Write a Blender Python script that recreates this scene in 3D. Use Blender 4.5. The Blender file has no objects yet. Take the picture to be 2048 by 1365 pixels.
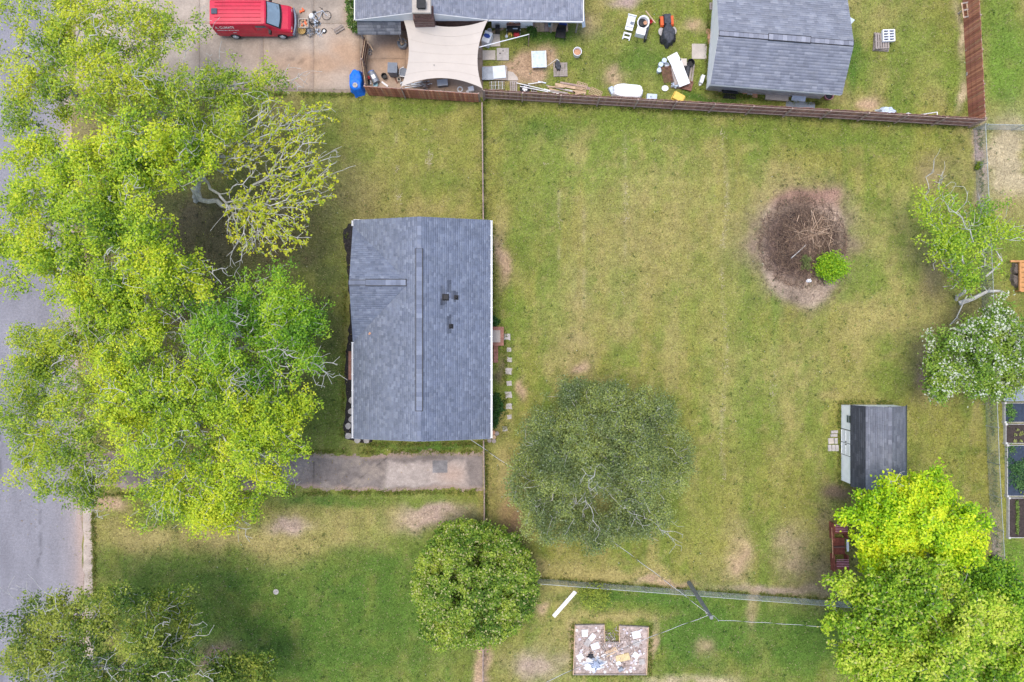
import bpy, bmesh, math, random
import numpy as np
from mathutils import Vector, Matrix

# ------------------------------------------------------------------ camera, sky, sun
H = 49.0                      # drone height in metres
F = 1353.0                    # focal length in photo pixels (photo is 2048 x 1365)
S = H / F                     # metres per photo pixel on the ground
sc = bpy.context.scene
C = sc.collection
cam_d = bpy.data.cameras.new('camera'); cam = bpy.data.objects.new('camera', cam_d); C.objects.link(cam)
cam.location = (0, 0, H); cam.rotation_euler = (0, 0, 0)
cam_d.sensor_width = 36.0; cam_d.lens = 36.0 * F / 2048.0; cam_d.clip_end = 3000; cam_d.clip_start = 0.5
sc.camera = cam
SUN_EL, SUN_AZ = 80, -70       # degrees; azimuth clockwise from +Y (top of the picture)
wd = bpy.data.worlds.new('World'); sc.world = wd; wd.use_nodes = True
nt = wd.node_tree; bg = nt.nodes['Background']; sky = nt.nodes.new('ShaderNodeTexSky')
sky.sky_type = 'NISHITA'; sky.sun_disc = False
sky.sun_elevation = math.radians(SUN_EL); sky.sun_rotation = math.radians(SUN_AZ)
sky.air_density = 1.0; sky.dust_density = 2.5; sky.ozone_density = 0.6
nt.links.new(sky.outputs[0], bg.inputs[0]); bg.inputs[1].default_value = 0.15
sun_d = bpy.data.lights.new('sun', 'SUN'); sun_d.energy = .95; sun_d.angle = math.radians(30); sun_d.color = (1, .95, .86)
sun = bpy.data.objects.new('sun', sun_d); C.objects.link(sun)
el, az = math.radians(SUN_EL), math.radians(SUN_AZ)
sd = Vector((math.sin(az) * math.cos(el), math.cos(az) * math.cos(el), math.sin(el)))
sun.rotation_euler = sd.to_track_quat('Z', 'Y').to_euler(); sun.location = (20, 30, 60)
sc.view_settings.view_transform = 'Standard'; sc.view_settings.look = 'None'
sc.view_settings.gamma = 1; sc.view_settings.use_curve_mapping = False
sc.view_settings.exposure = 1.0

R = random.Random(7)
rng = np.random.default_rng(11)
rad = math.radians

def W(px, py, z=0.0):
    """photo pixel + height of the point above ground -> world point"""
    k = S * (1 - z / H)
    return Vector(((px - 1024) * k, (682.5 - py) * k, z))
def G(px, py, h=0.0):
    """ground spot below the photo pixel of a point at height h"""
    w = W(px, py, h); return Vector((w.x, w.y, 0))

# ------------------------------------------------------------------ noise on arrays
def vnoise(x, y, scale, seed):
    g = np.random.default_rng(seed).random((256, 256))
    u = np.asarray(x) / scale + 1000.3; v = np.asarray(y) / scale + 1000.7
    i = np.floor(u).astype(int); j = np.floor(v).astype(int); a = u - i; b = v - j
    a = a * a * (3 - 2 * a); b = b * b * (3 - 2 * b)
    f = lambda p, q: g[p % 256, q % 256]
    return (f(i, j) * (1 - a) + f(i + 1, j) * a) * (1 - b) + (f(i, j + 1) * (1 - a) + f(i + 1, j + 1) * a) * b
def fbm(x, y, scale, seed, octv=4):
    t = 0; amp = .5; tot = 0
    for o in range(octv):
        t = t + amp * vnoise(x, y, scale, seed + o); tot += amp; amp *= .55; scale *= .5
    return t / tot

# ------------------------------------------------------------------ materials
MATS = {}
def nodes_of(name):
    m = bpy.data.materials.new(name); m.use_nodes = True
    n = m.node_tree; return m, n, n.nodes['Principled BSDF']
def mat(name, col, rough=.75, var=.18, scale=3.0, metal=0.0, bump=.15, bscale=None, fine=40.0, col2=None, spec=.3):
    if name in MATS: return MATS[name]
    m, n, p = nodes_of(name)
    tc = n.nodes.new('ShaderNodeTexCoord')
    n1 = n.nodes.new('ShaderNodeTexNoise'); n1.inputs['Scale'].default_value = scale; n1.inputs['Detail'].default_value = 6; n1.inputs['Roughness'].default_value = .65
    n2 = n.nodes.new('ShaderNodeTexNoise'); n2.inputs['Scale'].default_value = fine; n2.inputs['Detail'].default_value = 3
    n.links.new(tc.outputs['Object'], n1.inputs['Vector']); n.links.new(tc.outputs['Object'], n2.inputs['Vector'])
    rp = n.nodes.new('ShaderNodeValToRGB')
    lo = [max(0, c * (1 - var * 1.6)) for c in col]; hi = [min(1, c * (1 + var)) for c in (col2 or col)]
    rp.color_ramp.elements[0].position = .28; rp.color_ramp.elements[1].position = .72
    rp.color_ramp.elements[0].color = (*lo, 1); rp.color_ramp.elements[1].color = (*hi, 1)
    n.links.new(n1.outputs['Fac'], rp.inputs['Fac'])
    mx = n.nodes.new('ShaderNodeMix'); mx.data_type = 'RGBA'; mx.blend_type = 'OVERLAY'; mx.inputs['Factor'].default_value = min(1, var * 1.6)
    n.links.new(rp.outputs['Color'], mx.inputs[6]); n.links.new(n2.outputs['Fac'], mx.inputs[7])
    n.links.new(mx.outputs[2], p.inputs['Base Color'])
    p.inputs['Roughness'].default_value = rough; p.inputs['Metallic'].default_value = metal
    p.inputs['Specular IOR Level'].default_value = spec
    if bump:
        b = n.nodes.new('ShaderNodeBump'); b.inputs['Strength'].default_value = bump; b.inputs['Distance'].default_value = .02
        n.links.new(n2.outputs['Fac'], b.inputs['Height']); n.links.new(b.outputs[0], p.inputs['Normal'])
    MATS[name] = m; return m
def amat(name, rough=.85, var=.2, fine=60.0, mid=9.0, bump=.3, translucent=0.0, spec=.15):
    """colour comes from the point attribute 'col' (each piece's own colour), broken up by noise"""
    if name in MATS: return MATS[name]
    m, n, p = nodes_of(name)
    at = n.nodes.new('ShaderNodeAttribute'); at.attribute_name = 'col'
    tc = n.nodes.new('ShaderNodeTexCoord')
    src = at.outputs['Color']; last = None
    for scl, v in ((fine, var), (mid, var * .7)):
        if v <= 0: continue
        nz = n.nodes.new('ShaderNodeTexNoise'); nz.inputs['Scale'].default_value = scl; nz.inputs['Detail'].default_value = 4; nz.inputs['Roughness'].default_value = .7
        n.links.new(tc.outputs['Object'], nz.inputs['Vector'])
        mr = n.nodes.new('ShaderNodeMapRange'); mr.inputs['From Min'].default_value = .25; mr.inputs['From Max'].default_value = .75
        mr.inputs['To Min'].default_value = 1 - v * 1.5; mr.inputs['To Max'].default_value = 1 + v * 1.5
        n.links.new(nz.outputs['Fac'], mr.inputs['Value'])
        mx = n.nodes.new('ShaderNodeMix'); mx.data_type = 'RGBA'; mx.blend_type = 'MULTIPLY'; mx.inputs['Factor'].default_value = 1
        n.links.new(src, mx.inputs[6]); n.links.new(mr.outputs[0], mx.inputs[7]); src = mx.outputs[2]
        last = last or nz
    n.links.new(src, p.inputs['Base Color']); p.inputs['Roughness'].default_value = rough; p.inputs['Specular IOR Level'].default_value = spec
    if bump and last:
        b = n.nodes.new('ShaderNodeBump'); b.inputs['Strength'].default_value = bump; b.inputs['Distance'].default_value = .03
        n.links.new(last.outputs['Fac'], b.inputs['Height']); n.links.new(b.outputs[0], p.inputs['Normal'])
    if translucent:
        tr = n.nodes.new('ShaderNodeBsdfTranslucent'); n.links.new(src, tr.inputs['Color'])
        ms = n.nodes.new('ShaderNodeMixShader'); ms.inputs[0].default_value = translucent
        out = n.nodes['Material Output']
        n.links.new(p.outputs[0], ms.inputs[1]); n.links.new(tr.outputs[0], ms.inputs[2]); n.links.new(ms.outputs[0], out.inputs[0])
    MATS[name] = m; return m

M_ground = amat('lawn_soil', var=.36, fine=11, mid=5, bump=.7)
M_grass = amat('grass_blades', var=0, bump=0, translucent=.25)
M_leaf = amat('leaf', var=0, bump=0, translucent=.38, rough=.5, spec=.35)
M_shingle = amat('asphalt_shingle', var=.16, fine=45, mid=1.2, bump=.5, rough=.9)
M_conca = amat('stained_concrete', var=.12, fine=9, mid=1.5, bump=.25)
M_stick = amat('dead_sticks', var=.15, fine=30, bump=.3)
M_picket = amat('fence_boards', var=.28, fine=14, mid=3, bump=.3)
M_asphalt = mat('road_asphalt', (.225, .218, .245), .92, .10, .5, fine=26, bump=.4)
M_oldasph = mat('old_driveway_asphalt', (.20, .185, .19), .95, .3, .7, fine=14, bump=.5, col2=(.27, .245, .235))
M_gravelp = mat('worn_gravel', (.46, .38, .32), .95, .2, 1.2, fine=12, bump=.5)
M_conc = mat('concrete', (.46, .41, .355), .9, .14, .55, fine=16, bump=.25, col2=(.50, .44, .385))
M_concd = mat('concrete_clay_stained', (.50, .385, .28), .9, .16, .7, fine=16, bump=.25)
M_joint = mat('joint_dirt', (.27, .21, .16), .95)
M_stone = mat('stepping_stone', (.42, .385, .36), .9, .2, 6, fine=30, bump=.4)
M_brick = mat('red_brick', (.36, .175, .13), .88, .25, 5, fine=30, bump=.3)
M_brickd = mat('dark_brown_brick', (.17, .095, .08), .88, .3, 5, fine=30, bump=.3)
M_mortar = mat('mortar', (.33, .27, .24), .95)
M_mulch = mat('black_mulch', (.035, .03, .03), .95, .5, 9, fine=30, bump=1)
M_white = mat('white_paint', (.76, .76, .76), .55, .05, 2, bump=.05)
M_siding = mat('white_siding', (.93, .93, .92), .6, .07, 2, bump=.05)
M_grey = mat('grey_plastic', (.18, .20, .235), .6, .12, 3)
M_lgrey = mat('light_grey_metal', (.50, .55, .62), .45, .12, 2, metal=.25)
M_dgrey = mat('dull_grey_metal', (.27, .30, .345), .5, .18, 2, metal=.25)
M_black = mat('black_plastic', (.018, .018, .02), .5, .3, 4)
M_rubber = mat('tyre_rubber', (.03, .03, .032), .85, .3, 6)
M_galv = mat('galvanised_wire', (.44, .47, .46), .5, .15, 4, metal=.3)
M_wood = mat('raw_lumber', (.52, .37, .24), .8, .25, 4, fine=25)
M_woodg = mat('weathered_grey_wood', (.34, .29, .26), .88, .25, 4, fine=25)
M_woodo = mat('orange_cedar', (.55, .27, .10), .75, .2, 3)
M_woodred = mat('red_stained_wood', (.22, .065, .045), .7, .3, 4)
M_woodbr = mat('brown_stained_wood', (.20, .095, .07), .85, .35, 3, fine=20)
M_rail = mat('fence_rail_wood', (.38, .275, .235), .88, .25, 3, fine=20)
M_cream = mat('cream_canvas', (.54, .475, .41), .85, .04, .8, fine=60, bump=.1)
M_red = mat('red_van_paint', (.56, .010, .045), .42, .12, 1.4, bump=.02, fine=8, spec=.5)
M_glass = mat('dark_window_glass', (.07, .10, .125), .12, .2, 1.5, bump=0, spec=.6)
M_blue = mat('bright_blue_tarp', (.010, .16, .70), .5, .2, 3, fine=12, bump=.4)
M_navy = mat('navy_blue_plastic', (.02, .06, .30), .5, .2, 4)
M_cyan = mat('pale_blue_plastic', (.28, .48, .56), .5, .2, 4)
M_redp = mat('red_plastic', (.55, .04, .05), .5, .2, 4)
M_orange = mat('orange_paint', (.72, .12, .03), .45, .15, 4)
M_yellow = mat('yellow_plastic', (.78, .54, .11), .5, .12, 4)
M_amber = mat('amber_lens', (.85, .33, .03), .3, .1, 4)
M_terra = mat('tan_clay', (.55, .30, .18), .8, .2, 4)
M_pink = mat('faded_pink_plastic', (.50, .22, .25), .6, .2, 4)
M_tarpw = mat('white_tarp', (.80, .80, .82), .6, .08, 3, fine=12, bump=.4)
M_tarpb = mat('pale_blue_tarp', (.55, .63, .74), .55, .15, 4, fine=12, bump=.4)
M_cover = mat('charcoal_cover', (.055, .058, .068), .6, .35, 6, fine=18, bump=.6)
M_barkp = mat('pale_bark', (.50, .485, .45), .9, .25, 3, fine=15, bump=.5)
M_barkd = mat('brown_bark', (.16, .13, .11), .9, .3, 3, fine=15, bump=.5)
M_pole = mat('weathered_utility_pole', (.235, .24, .235), .9, .2, 2, fine=20)
M_soil = mat('dark_garden_soil', (.060, .045, .04), .95, .35, 6, fine=25, bump=.8)
M_fabric = mat('dark_weed_fabric', (.04, .055, .085), .9, .25, 5, fine=25, bump=.3)
M_rubble = mat('pale_rubble_dirt', (.44, .35, .31), .95, .35, 3.5, fine=9, bump=.8)

# ------------------------------------------------------------------ mesh builder
def setp(o, label=None, cat=None, group=None, kind=None):
    if label: o['label'] = label
    if cat: o['category'] = cat
    if group: o['group'] = group
    if kind: o['kind'] = kind
    return o
def link(name, me, m, parent=None):
    o = bpy.data.objects.new(name, me); C.objects.link(o)
    if m and not me.materials: me.materials.append(m)
    if parent: o.parent = parent
    return o
def np_mesh(name, V, Fq, cols=None, smooth=False):
    """V (n,3); Fq (m,k) all faces of the same size k"""
    V = np.ascontiguousarray(V, dtype=np.float32); Fq = np.ascontiguousarray(Fq, dtype=np.int32)
    me = bpy.data.meshes.new(name); k = Fq.shape[1]
    me.vertices.add(len(V)); me.vertices.foreach_set('co', V.ravel())
    me.loops.add(Fq.size); me.loops.foreach_set('vertex_index', Fq.ravel())
    me.polygons.add(len(Fq)); me.polygons.foreach_set('loop_start', np.arange(0, Fq.size, k, dtype=np.int32))
    me.polygons.foreach_set('loop_total', np.full(len(Fq), k, dtype=np.int32))
    if smooth: me.polygons.foreach_set('use_smooth', np.ones(len(Fq), dtype=bool))
    me.update(calc_edges=True)
    if cols is not None:
        a = me.color_attributes.new('col', 'FLOAT_COLOR', 'POINT')
        c4 = np.ones((len(V), 4), dtype=np.float32); c4[:, :3] = cols; a.data.foreach_set('color', c4.ravel())
    return me
class MB:
    def __init__(s): s.v = []; s.f = []
    def add(s, vs, fs):
        b = len(s.v); s.v += [tuple(v) for v in vs]; s.f += [tuple(b + i for i in f) for f in fs]; return s
    def box(s, cx, cy, cz, sx, sy, sz, rz=0, rx=0, ry=0, taper=1.0):
        m = Matrix.Translation((cx, cy, cz)) @ Matrix.Rotation(rad(rz), 4, 'Z') @ Matrix.Rotation(rad(ry), 4, 'Y') @ Matrix.Rotation(rad(rx), 4, 'X')
        vs = []
        for z in (-.5, .5):
            t = taper if z > 0 else 1
            for x, y in ((-.5, -.5), (.5, -.5), (.5, .5), (-.5, .5)): vs.append(m @ Vector((x * sx * t, y * sy * t, z * sz)))
        return s.add(vs, [(3, 2, 1, 0), (4, 5, 6, 7), (0, 1, 5, 4), (1, 2, 6, 5), (2, 3, 7, 6), (3, 0, 4, 7)])
    def tube(s, p, q, r0, r1=None, n=8, cap=True):
        p = Vector(p); q = Vector(q); r1 = r0 if r1 is None else r1; d = (q - p)
        if d.length < 1e-6: return s
        d.normalize(); a = d.orthogonal().normalized(); b = d.cross(a); vs = []
        for c, r in ((p, r0), (q, r1)):
            for i in range(n):
                t = 2 * math.pi * i / n; vs.append(c + (a * math.cos(t) + b * math.sin(t)) * r)
        fs = [(i, (i + 1) % n, n + (i + 1) % n, n + i) for i in range(n)]
        if cap: fs += [tuple(range(n - 1, -1, -1)), tuple(range(n, 2 * n))]
        return s.add(vs, fs)
    def path(s, pts, r, n=6):
        for a, b in zip(pts[:-1], pts[1:]): s.tube(a, b, r, r, n)
        return s
    def lathe(s, prof, n=16, c=(0, 0, 0), sx=1, sy=1):
        vs = []; fs = []
        for r, z in prof:
            for i in range(n):
                t = 2 * math.pi * i / n; vs.append((c[0] + r * math.cos(t) * sx, c[1] + r * math.sin(t) * sy, c[2] + z))
        for k in range(len(prof) - 1):
            for i in range(n): fs.append((k * n + i, k * n + (i + 1) % n, (k + 1) * n + (i + 1) % n, (k + 1) * n + i))
        fs.append(tuple(range(n - 1, -1, -1))); m = (len(prof) - 1) * n; fs.append(tuple(range(m, m + n)))
        return s.add(vs, fs)
    def torus(s, c, R0, r, n=20, k=6, tilt=None):
        vs = []; fs = []; m = tilt or Matrix.Identity(3); c = Vector(c)
        for i in range(n):
            a = 2 * math.pi * i / n
            for j in range(k):
                b = 2 * math.pi * j / k; q = R0 + r * math.cos(b)
                vs.append(c + m @ Vector((q * math.cos(a), q * math.sin(a), r * math.sin(b))))
        for i in range(n):
            for j in range(k):
                fs.append((i * k + j, ((i + 1) % n) * k + j, ((i + 1) % n) * k + (j + 1) % k, i * k + (j + 1) % k))
        return s.add(vs, fs)
    def prism(s, pts, z0, z1):
        n = len(pts); vs = [(x, y, z0) for x, y in pts] + [(x, y, z1) for x, y in pts]
        ar = sum(pts[i][0] * pts[(i + 1) % n][1] - pts[(i + 1) % n][0] * pts[i][1] for i in range(n))
        idx = list(range(n)) if ar > 0 else list(range(n - 1, -1, -1))
        fs = [tuple(reversed(idx)), tuple(n + i for i in idx)]
        for a in range(n):
            i, j = idx[a], idx[(a + 1) % n]; fs.append((i, j, n + j, n + i))
        return s.add(vs, fs)
    def extr(s, pts, d):
        """polygon of 3D points pushed along d"""
        n = len(pts); d = Vector(d); vs = [Vector(p) for p in pts] + [Vector(p) + d for p in pts]
        fs = [tuple(range(n)), tuple(range(2 * n - 1, n - 1, -1))] + [(i, n + i, n + (i + 1) % n, (i + 1) % n) for i in range(n)]
        return s.add(vs, fs)
    def build(s, name, m, parent=None, off=None, smooth=False):
        me = bpy.data.meshes.new(name)
        vs = s.v if off is None else [(x - off[0], y - off[1], z - off[2]) for x, y, z in s.v]
        me.from_pydata(vs, [], s.f); me.update()
        bm = bmesh.new(); bm.from_mesh(me); bmesh.ops.recalc_face_normals(bm, faces=bm.faces); bm.to_mesh(me); bm.free()
        if smooth: me.polygons.foreach_set('use_smooth', [True] * len(me.polygons))
        return link(name, me, m, parent)
def thing(name, label, cat, loc, rz=0, group=None):
    o = bpy.data.objects.new(name, None); C.objects.link(o); o.empty_display_size = .3
    o.location = loc; o.rotation_euler = (0, 0, rad(rz)); return setp(o, label, cat, group)
def one(name, label, cat, mb, m, loc, rz=0, group=None, smooth=False):
    o = mb.build(name, m, smooth=smooth); o.location = loc; o.rotation_euler = (0, 0, rad(rz)); return setp(o, label, cat, group)
def jag(pts, step=.35, amp=.06, seed=1, closed=True):
    r = random.Random(seed); out = []; n = len(pts)
    for i in range(n if closed else n - 1):
        a = Vector(pts[i]); b = Vector(pts[(i + 1) % n]); L = (b - a).length; k = max(1, int(L / step)); nr = Vector((-(b - a).y, (b - a).x)).normalized()
        for t in range(k):
            out.append(a.lerp(b, t / k) + nr * r.gauss(0, amp) * (1 if t else .3))
    return out
def sheet(name, pxs, z, m, amp=.05, seed=1, step=.35, thick=None, parent=None):
    """flat sheet from photo pixels on the ground"""
    pts = jag([W(x, y).to_2d() for x, y in pxs], step, amp, seed) if amp else [W(x, y).to_2d() for x, y in pxs]
    bm = bmesh.new(); f = bm.faces.new([bm.verts.new((p.x, p.y, z)) for p in pts]); bm.normal_update()
    if f.normal.z < 0: f.normal_flip()
    if thick:
        r = bmesh.ops.extrude_face_region(bm, geom=[f]); bmesh.ops.translate(bm, verts=[v for v in r['geom'] if isinstance(v, bmesh.types.BMVert)], vec=(0, 0, thick))
    bmesh.ops.triangulate(bm, faces=bm.faces[:]); bmesh.ops.recalc_face_normals(bm, faces=bm.faces) if thick else None
    me = bpy.data.meshes.new(name); bm.to_mesh(me); bm.free()
    o = link(name, me, m, parent); return o

# ------------------------------------------------------------------ the ground
GREEN = np.array((.145, .192, .032)); OLIVE = np.array((.228, .220, .050)); TAN = np.array((.315, .262, .098))
LUSH = np.array((.080, .145, .022)); DIRT = np.array((.40, .275, .175)); PINK = np.array((.37, .27, .225)); SOIL = np.array((.14, .105, .075)); STRAW = np.array((.40, .33, .20)); MULB = np.array((.185, .125, .10))
# px, py, rx, ry, strength, colour
BL = [
 # front lawn, lower left: deeper green, dry band below the drive
 (620, 1230, 330, 150, .75, LUSH), (460, 1160, 190, 90, .35, LUSH), (800, 1180, 130, 110, .7, LUSH), (250, 1140, 90, 50, .4, LUSH), (640, 1330, 240, 80, .7, LUSH),
 (420, 1080, 260, 26, .9, TAN), (620, 1060, 120, 36, .6, TAN), (860, 1030, 75, 24, 1.0, PINK), (585, 1048, 40, 16, .8, PINK), (720, 1030, 120, 30, .5, TAN),
 (560, 1110, 60, 30, .5, TAN), (650, 1000, 110, 10, .8, LUSH), (850, 1000, 120, 9, .6, GREEN), (430, 1320, 50, 32, 1.0, SOIL),
 # north front lawn
 (800, 300, 150, 130, .6, OLIVE), (700, 400, 70, 60, .5, TAN), (850, 420, 80, 18, .5, TAN), (880, 370, 60, 20, .5, GREEN), (840, 212, 120, 12, .8, GREEN),
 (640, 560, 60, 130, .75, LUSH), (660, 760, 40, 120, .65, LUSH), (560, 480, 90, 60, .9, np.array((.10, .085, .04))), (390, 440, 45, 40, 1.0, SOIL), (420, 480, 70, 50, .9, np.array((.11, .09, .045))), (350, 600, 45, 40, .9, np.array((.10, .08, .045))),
 (640, 870, 60, 40, .5, GREEN), (850, 893, 110, 9, 1.0, LUSH),
 # back yard
 (1000, 480, 16, 70, 1.0, TAN), (1004, 520, 12, 40, .9, DIRT), (1060, 330, 50, 90, .55, GREEN), (1100, 260, 80, 30, .5, LUSH), (1250, 240, 160, 18, .8, GREEN), (1500, 262, 180, 16, .7, GREEN),
 (1050, 470, 30, 80, .7, GREEN), (1120, 640, 50, 60, .3, TAN), (1160, 600, 20, 80, .15, DIRT), (1280, 540, 130, 150, .35, TAN), (1340, 420, 200, 110, .35, TAN),
 (1155, 700, 30, 40, .2, DIRT), (1160, 735, 12, 12, .8, DIRT), (1048, 780, 9, 26, .9, DIRT), (1040, 640, 22, 50, .7, GREEN), (1000, 745, 12, 24, .8, SOIL),
 (1005, 950, 28, 90, .8, TAN), (1010, 1050, 30, 60, .9, np.array((.24, .155, .08))), (1060, 1140, 60, 22, .7, TAN), (1130, 1140, 100, 20, .6, TAN), (1240, 1150, 130, 12, .9, TAN), (1330, 1168, 60, 8, .9, DIRT), (1550, 1185, 110, 10, 1.0, PINK),
 (1475, 1110, 26, 58, 1.0, DIRT), (1580, 1100, 34, 62, .8, np.array((.30, .235, .135))), (1620, 1170, 60, 50, .6, np.array((.22, .165, .095))), (1650, 1060, 24, 90, .6, np.array((.20, .16, .09))),
 (1450, 700, 40, 260, .3, TAN), (1420, 1060, 60, 80, .6, OLIVE), (1370, 980, 60, 90, .5, GREEN), (1530, 980, 100, 90, .4, OLIVE), (1610, 740, 130, 70, .35, TAN), (1740, 640, 90, 40, .5, TAN), (1840, 640, 40, 110, .6, TAN), (1860, 560, 30, 60, .5, np.array((.20, .15, .08))),
 (1740, 470, 50, 50, .4, TAN), (1830, 330, 90, 50, .5, OLIVE), (1890, 345, 50, 30, .5, np.array((.24, .17, .10))), (1700, 280, 140, 20, .7, GREEN), (1780, 760, 70, 30, .4, GREEN), (1870, 850, 40, 120, .45, OLIVE), (1850, 740, 20, 50, .8, np.array((.24, .17, .09))),
 (1930, 1060, 60, 40, .6, np.array((.20, .15, .09))), (1670, 790, 30, 9, .6, TAN), (1680, 985, 30, 16, .8, np.array((.17, .12, .075))), (1950, 640, 60, 60, .7, np.array((.13, .11, .06))),  # dark blob at the shed's lower corner paints shade under the tree
 (1480, 600, 60, 100, .4, GREEN), (1420, 620, 60, 60, .3, OLIVE), (1720, 560, 40, 40, .5, GREEN),
 # brush pile surround
 (1606, 492, 84, 92, 1.0, np.array((.24, .175, .13))), (1600, 490, 80, 82, 1.2, MULB), (1640, 395, 42, 32, 1.0, np.array((.30, .185, .135))), (1615, 585, 48, 30, .95, np.array((.31, .235, .18))), (1560, 400, 40, 30, .6, TAN), (1570, 340, 50, 30, .4, TAN),
 # neighbour's yard along the top
 (1240, 130, 300, 80, .55, GREEN), (1040, 135, 44, 26, 1.2, DIRT), (1100, 108, 24, 20, .8, DIRT), (1060, 150, 30, 14, .9, DIRT), (1235, 150, 26, 18, 1.0, DIRT), (1180, 60, 20, 20, .5, DIRT), (1250, 8, 30, 12, .7, PINK), (1395, 52, 20, 12, .7, DIRT),
 (1290, 120, 60, 40, .5, LUSH), (1090, 75, 90, 16, .7, LUSH), (1000, 92, 40, 12, .6, GREEN), (1430, 198, 90, 9, 1.0, LUSH), (1690, 190, 30, 14, .7, TAN), (1700, 120, 22, 60, .9, LUSH), (1760, 40, 60, 40, .4, TAN), (1840, 100, 80, 90, .6, np.array((.155, .20, .035))), (1740, 205, 24, 12, .9, DIRT),  # LUSH blobs below and right of the garage paint its shade on grass
 (1918, 70, 9, 60, .9, STRAW), (1920, 190, 8, 34, .9, STRAW), (2010, 120, 46, 150, .9, np.array((.13, .20, .030))),
 (2010, 330, 46, 80, 1.1, STRAW), (2015, 420, 40, 40, .6, TAN), (1958, 290, 9, 60, 1.0, PINK), (1962, 380, 9, 40, .6, PINK), (2030, 1110, 30, 50, .9, np.array((.13, .20, .03))), (1990, 1090, 10, 40, .9, PINK), (2020, 500, 30, 60, .6, GREEN),
 # strip at the bottom, beyond the wire fence
 (1420, 1275, 150, 80, .9, LUSH), (1300, 1200, 170, 14, 1.0, LUSH), (1600, 1290, 110, 70, .8, LUSH), (1110, 1300, 60, 60, .35, TAN), (1080, 1330, 60, 30, .5, PINK), (1235, 1235, 90, 8, .8, TAN), (1145, 1290, 7, 50, .7, DIRT), (1303, 1290, 7, 50, .7, DIRT), (1380, 1362, 90, 9, .8, STRAW), (1500, 1215, 12, 40, .6, DIRT), (1410, 1300, 20, 12, .5, DIRT), (968, 1330, 12, 50, .9, DIRT), (1085, 1218, 14, 10, .6, DIRT),
 # verge of the road
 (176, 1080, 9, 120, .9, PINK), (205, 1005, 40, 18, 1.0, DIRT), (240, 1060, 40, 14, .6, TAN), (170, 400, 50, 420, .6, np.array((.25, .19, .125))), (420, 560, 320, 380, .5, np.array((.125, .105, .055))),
]
def ground_col(X, Y):
    px = X / S + 1024; py = 682.5 - Y / S
    wx = (fbm(X, Y, 2.2, 5) - .5) * 42; wy = (fbm(X, Y, 2.2, 15) - .5) * 42
    qx = px + wx; qy = py + wy
    n1 = fbm(X, Y, 6.0, 21); n2 = fbm(X, Y * .45, 1.5, 31); n3 = fbm(X * 2.6, Y * .16, 2.2, 41)
    t = np.clip((n1 - .5) * 2.6 + (n3 - .5) * 2.4 + .5, 0, 1)[..., None]
    c = OLIVE * (1 - t) + GREEN * t
    c = c + (TAN - c) * (np.clip((n2 - .51) * 2.8, 0, .65))[..., None]
    c = c + (GREEN * .85 - c) * (np.clip((fbm(X, Y, .9, 33) - .55) * 3.5, 0, .6))[..., None]
    c = c + (TAN * .95 - c) * (np.clip((fbm(X, Y, .6, 35, 3) - .57) * 3.0, 0, .42))[..., None]
    br = np.clip((fbm(X, Y, 1.1, 51) - .5) * 3, -1, 1)
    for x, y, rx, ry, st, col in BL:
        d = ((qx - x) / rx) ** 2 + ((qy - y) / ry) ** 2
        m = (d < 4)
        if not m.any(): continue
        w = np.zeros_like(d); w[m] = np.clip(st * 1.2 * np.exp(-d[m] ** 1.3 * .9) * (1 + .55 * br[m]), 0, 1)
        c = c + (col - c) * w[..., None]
    # bare oval of earth and bark crumbs round the brush pile
    d = np.hypot((px - 1605 + wx * .35) / 88, (py - 493 + wy * .35) / (126 - (py < 493) * 4)); w = np.clip((1.06 - d) * 6, 0, .95); inn = np.clip((.95 - np.hypot((px - 1592 + wx * .3) / 78, (py - 490) / 88)) * 3.5, 0, 1)[..., None]; red = np.clip((425 - py) / 30, 0, 1)[..., None]
    ec = (np.array((.29, .22, .165)) * (1 - red) + np.array((.28, .17, .125)) * red) * (1 - inn) + np.array((.17, .118, .098)) * inn; c = c + (ec * (1 + .5 * br)[..., None] - c) * w[..., None]
    # worn line and dry mow lines
    dry = np.exp(-((px - 1448 - 6 * np.sin(py * .02)) / 3.5) ** 2) * (py > 240) * (py < 960) * np.clip((vnoise(X, Y, .8, 61) - .3) * 2, 0, 1) * .35
    for xx, a, b in ((1250, 262, 610), (793, 250, 410), (858, 258, 345), (1545, 690, 830), (1118, 380, 520), (1168, 350, 620)):
        dry = dry + np.exp(-((px - xx) / 4) ** 2) * (py > a) * (py < b) * np.clip((vnoise(X, Y, .9, 62 + xx) - .35) * 2, 0, 1) * .32
    dry = np.clip(dry, 0, 1)
    c = c + (STRAW - c) * dry[..., None]
    br2 = 1 + (fbm(X, Y, .45, 71, 3) - .5) * .5 + (n1 - .5) * .25
    return np.clip(c * br2[..., None], .004, .8)
def build_ground():
    ax = lambda lo, hi, st: np.concatenate([[-900, -300, -150], np.arange(-100, lo, 1.2), np.arange(lo, hi, st), np.arange(hi, 100, 1.2), [150, 300, 900]])
    xs = ax(-41, 41, .2); ys = ax(-29, 29, .2)
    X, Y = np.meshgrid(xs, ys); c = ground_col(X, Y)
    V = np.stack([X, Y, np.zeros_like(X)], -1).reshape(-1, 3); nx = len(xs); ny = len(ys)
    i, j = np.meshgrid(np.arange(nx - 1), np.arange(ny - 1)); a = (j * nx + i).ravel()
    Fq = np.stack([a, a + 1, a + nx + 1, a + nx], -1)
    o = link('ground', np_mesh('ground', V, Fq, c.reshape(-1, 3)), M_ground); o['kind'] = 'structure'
build_ground()

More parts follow.
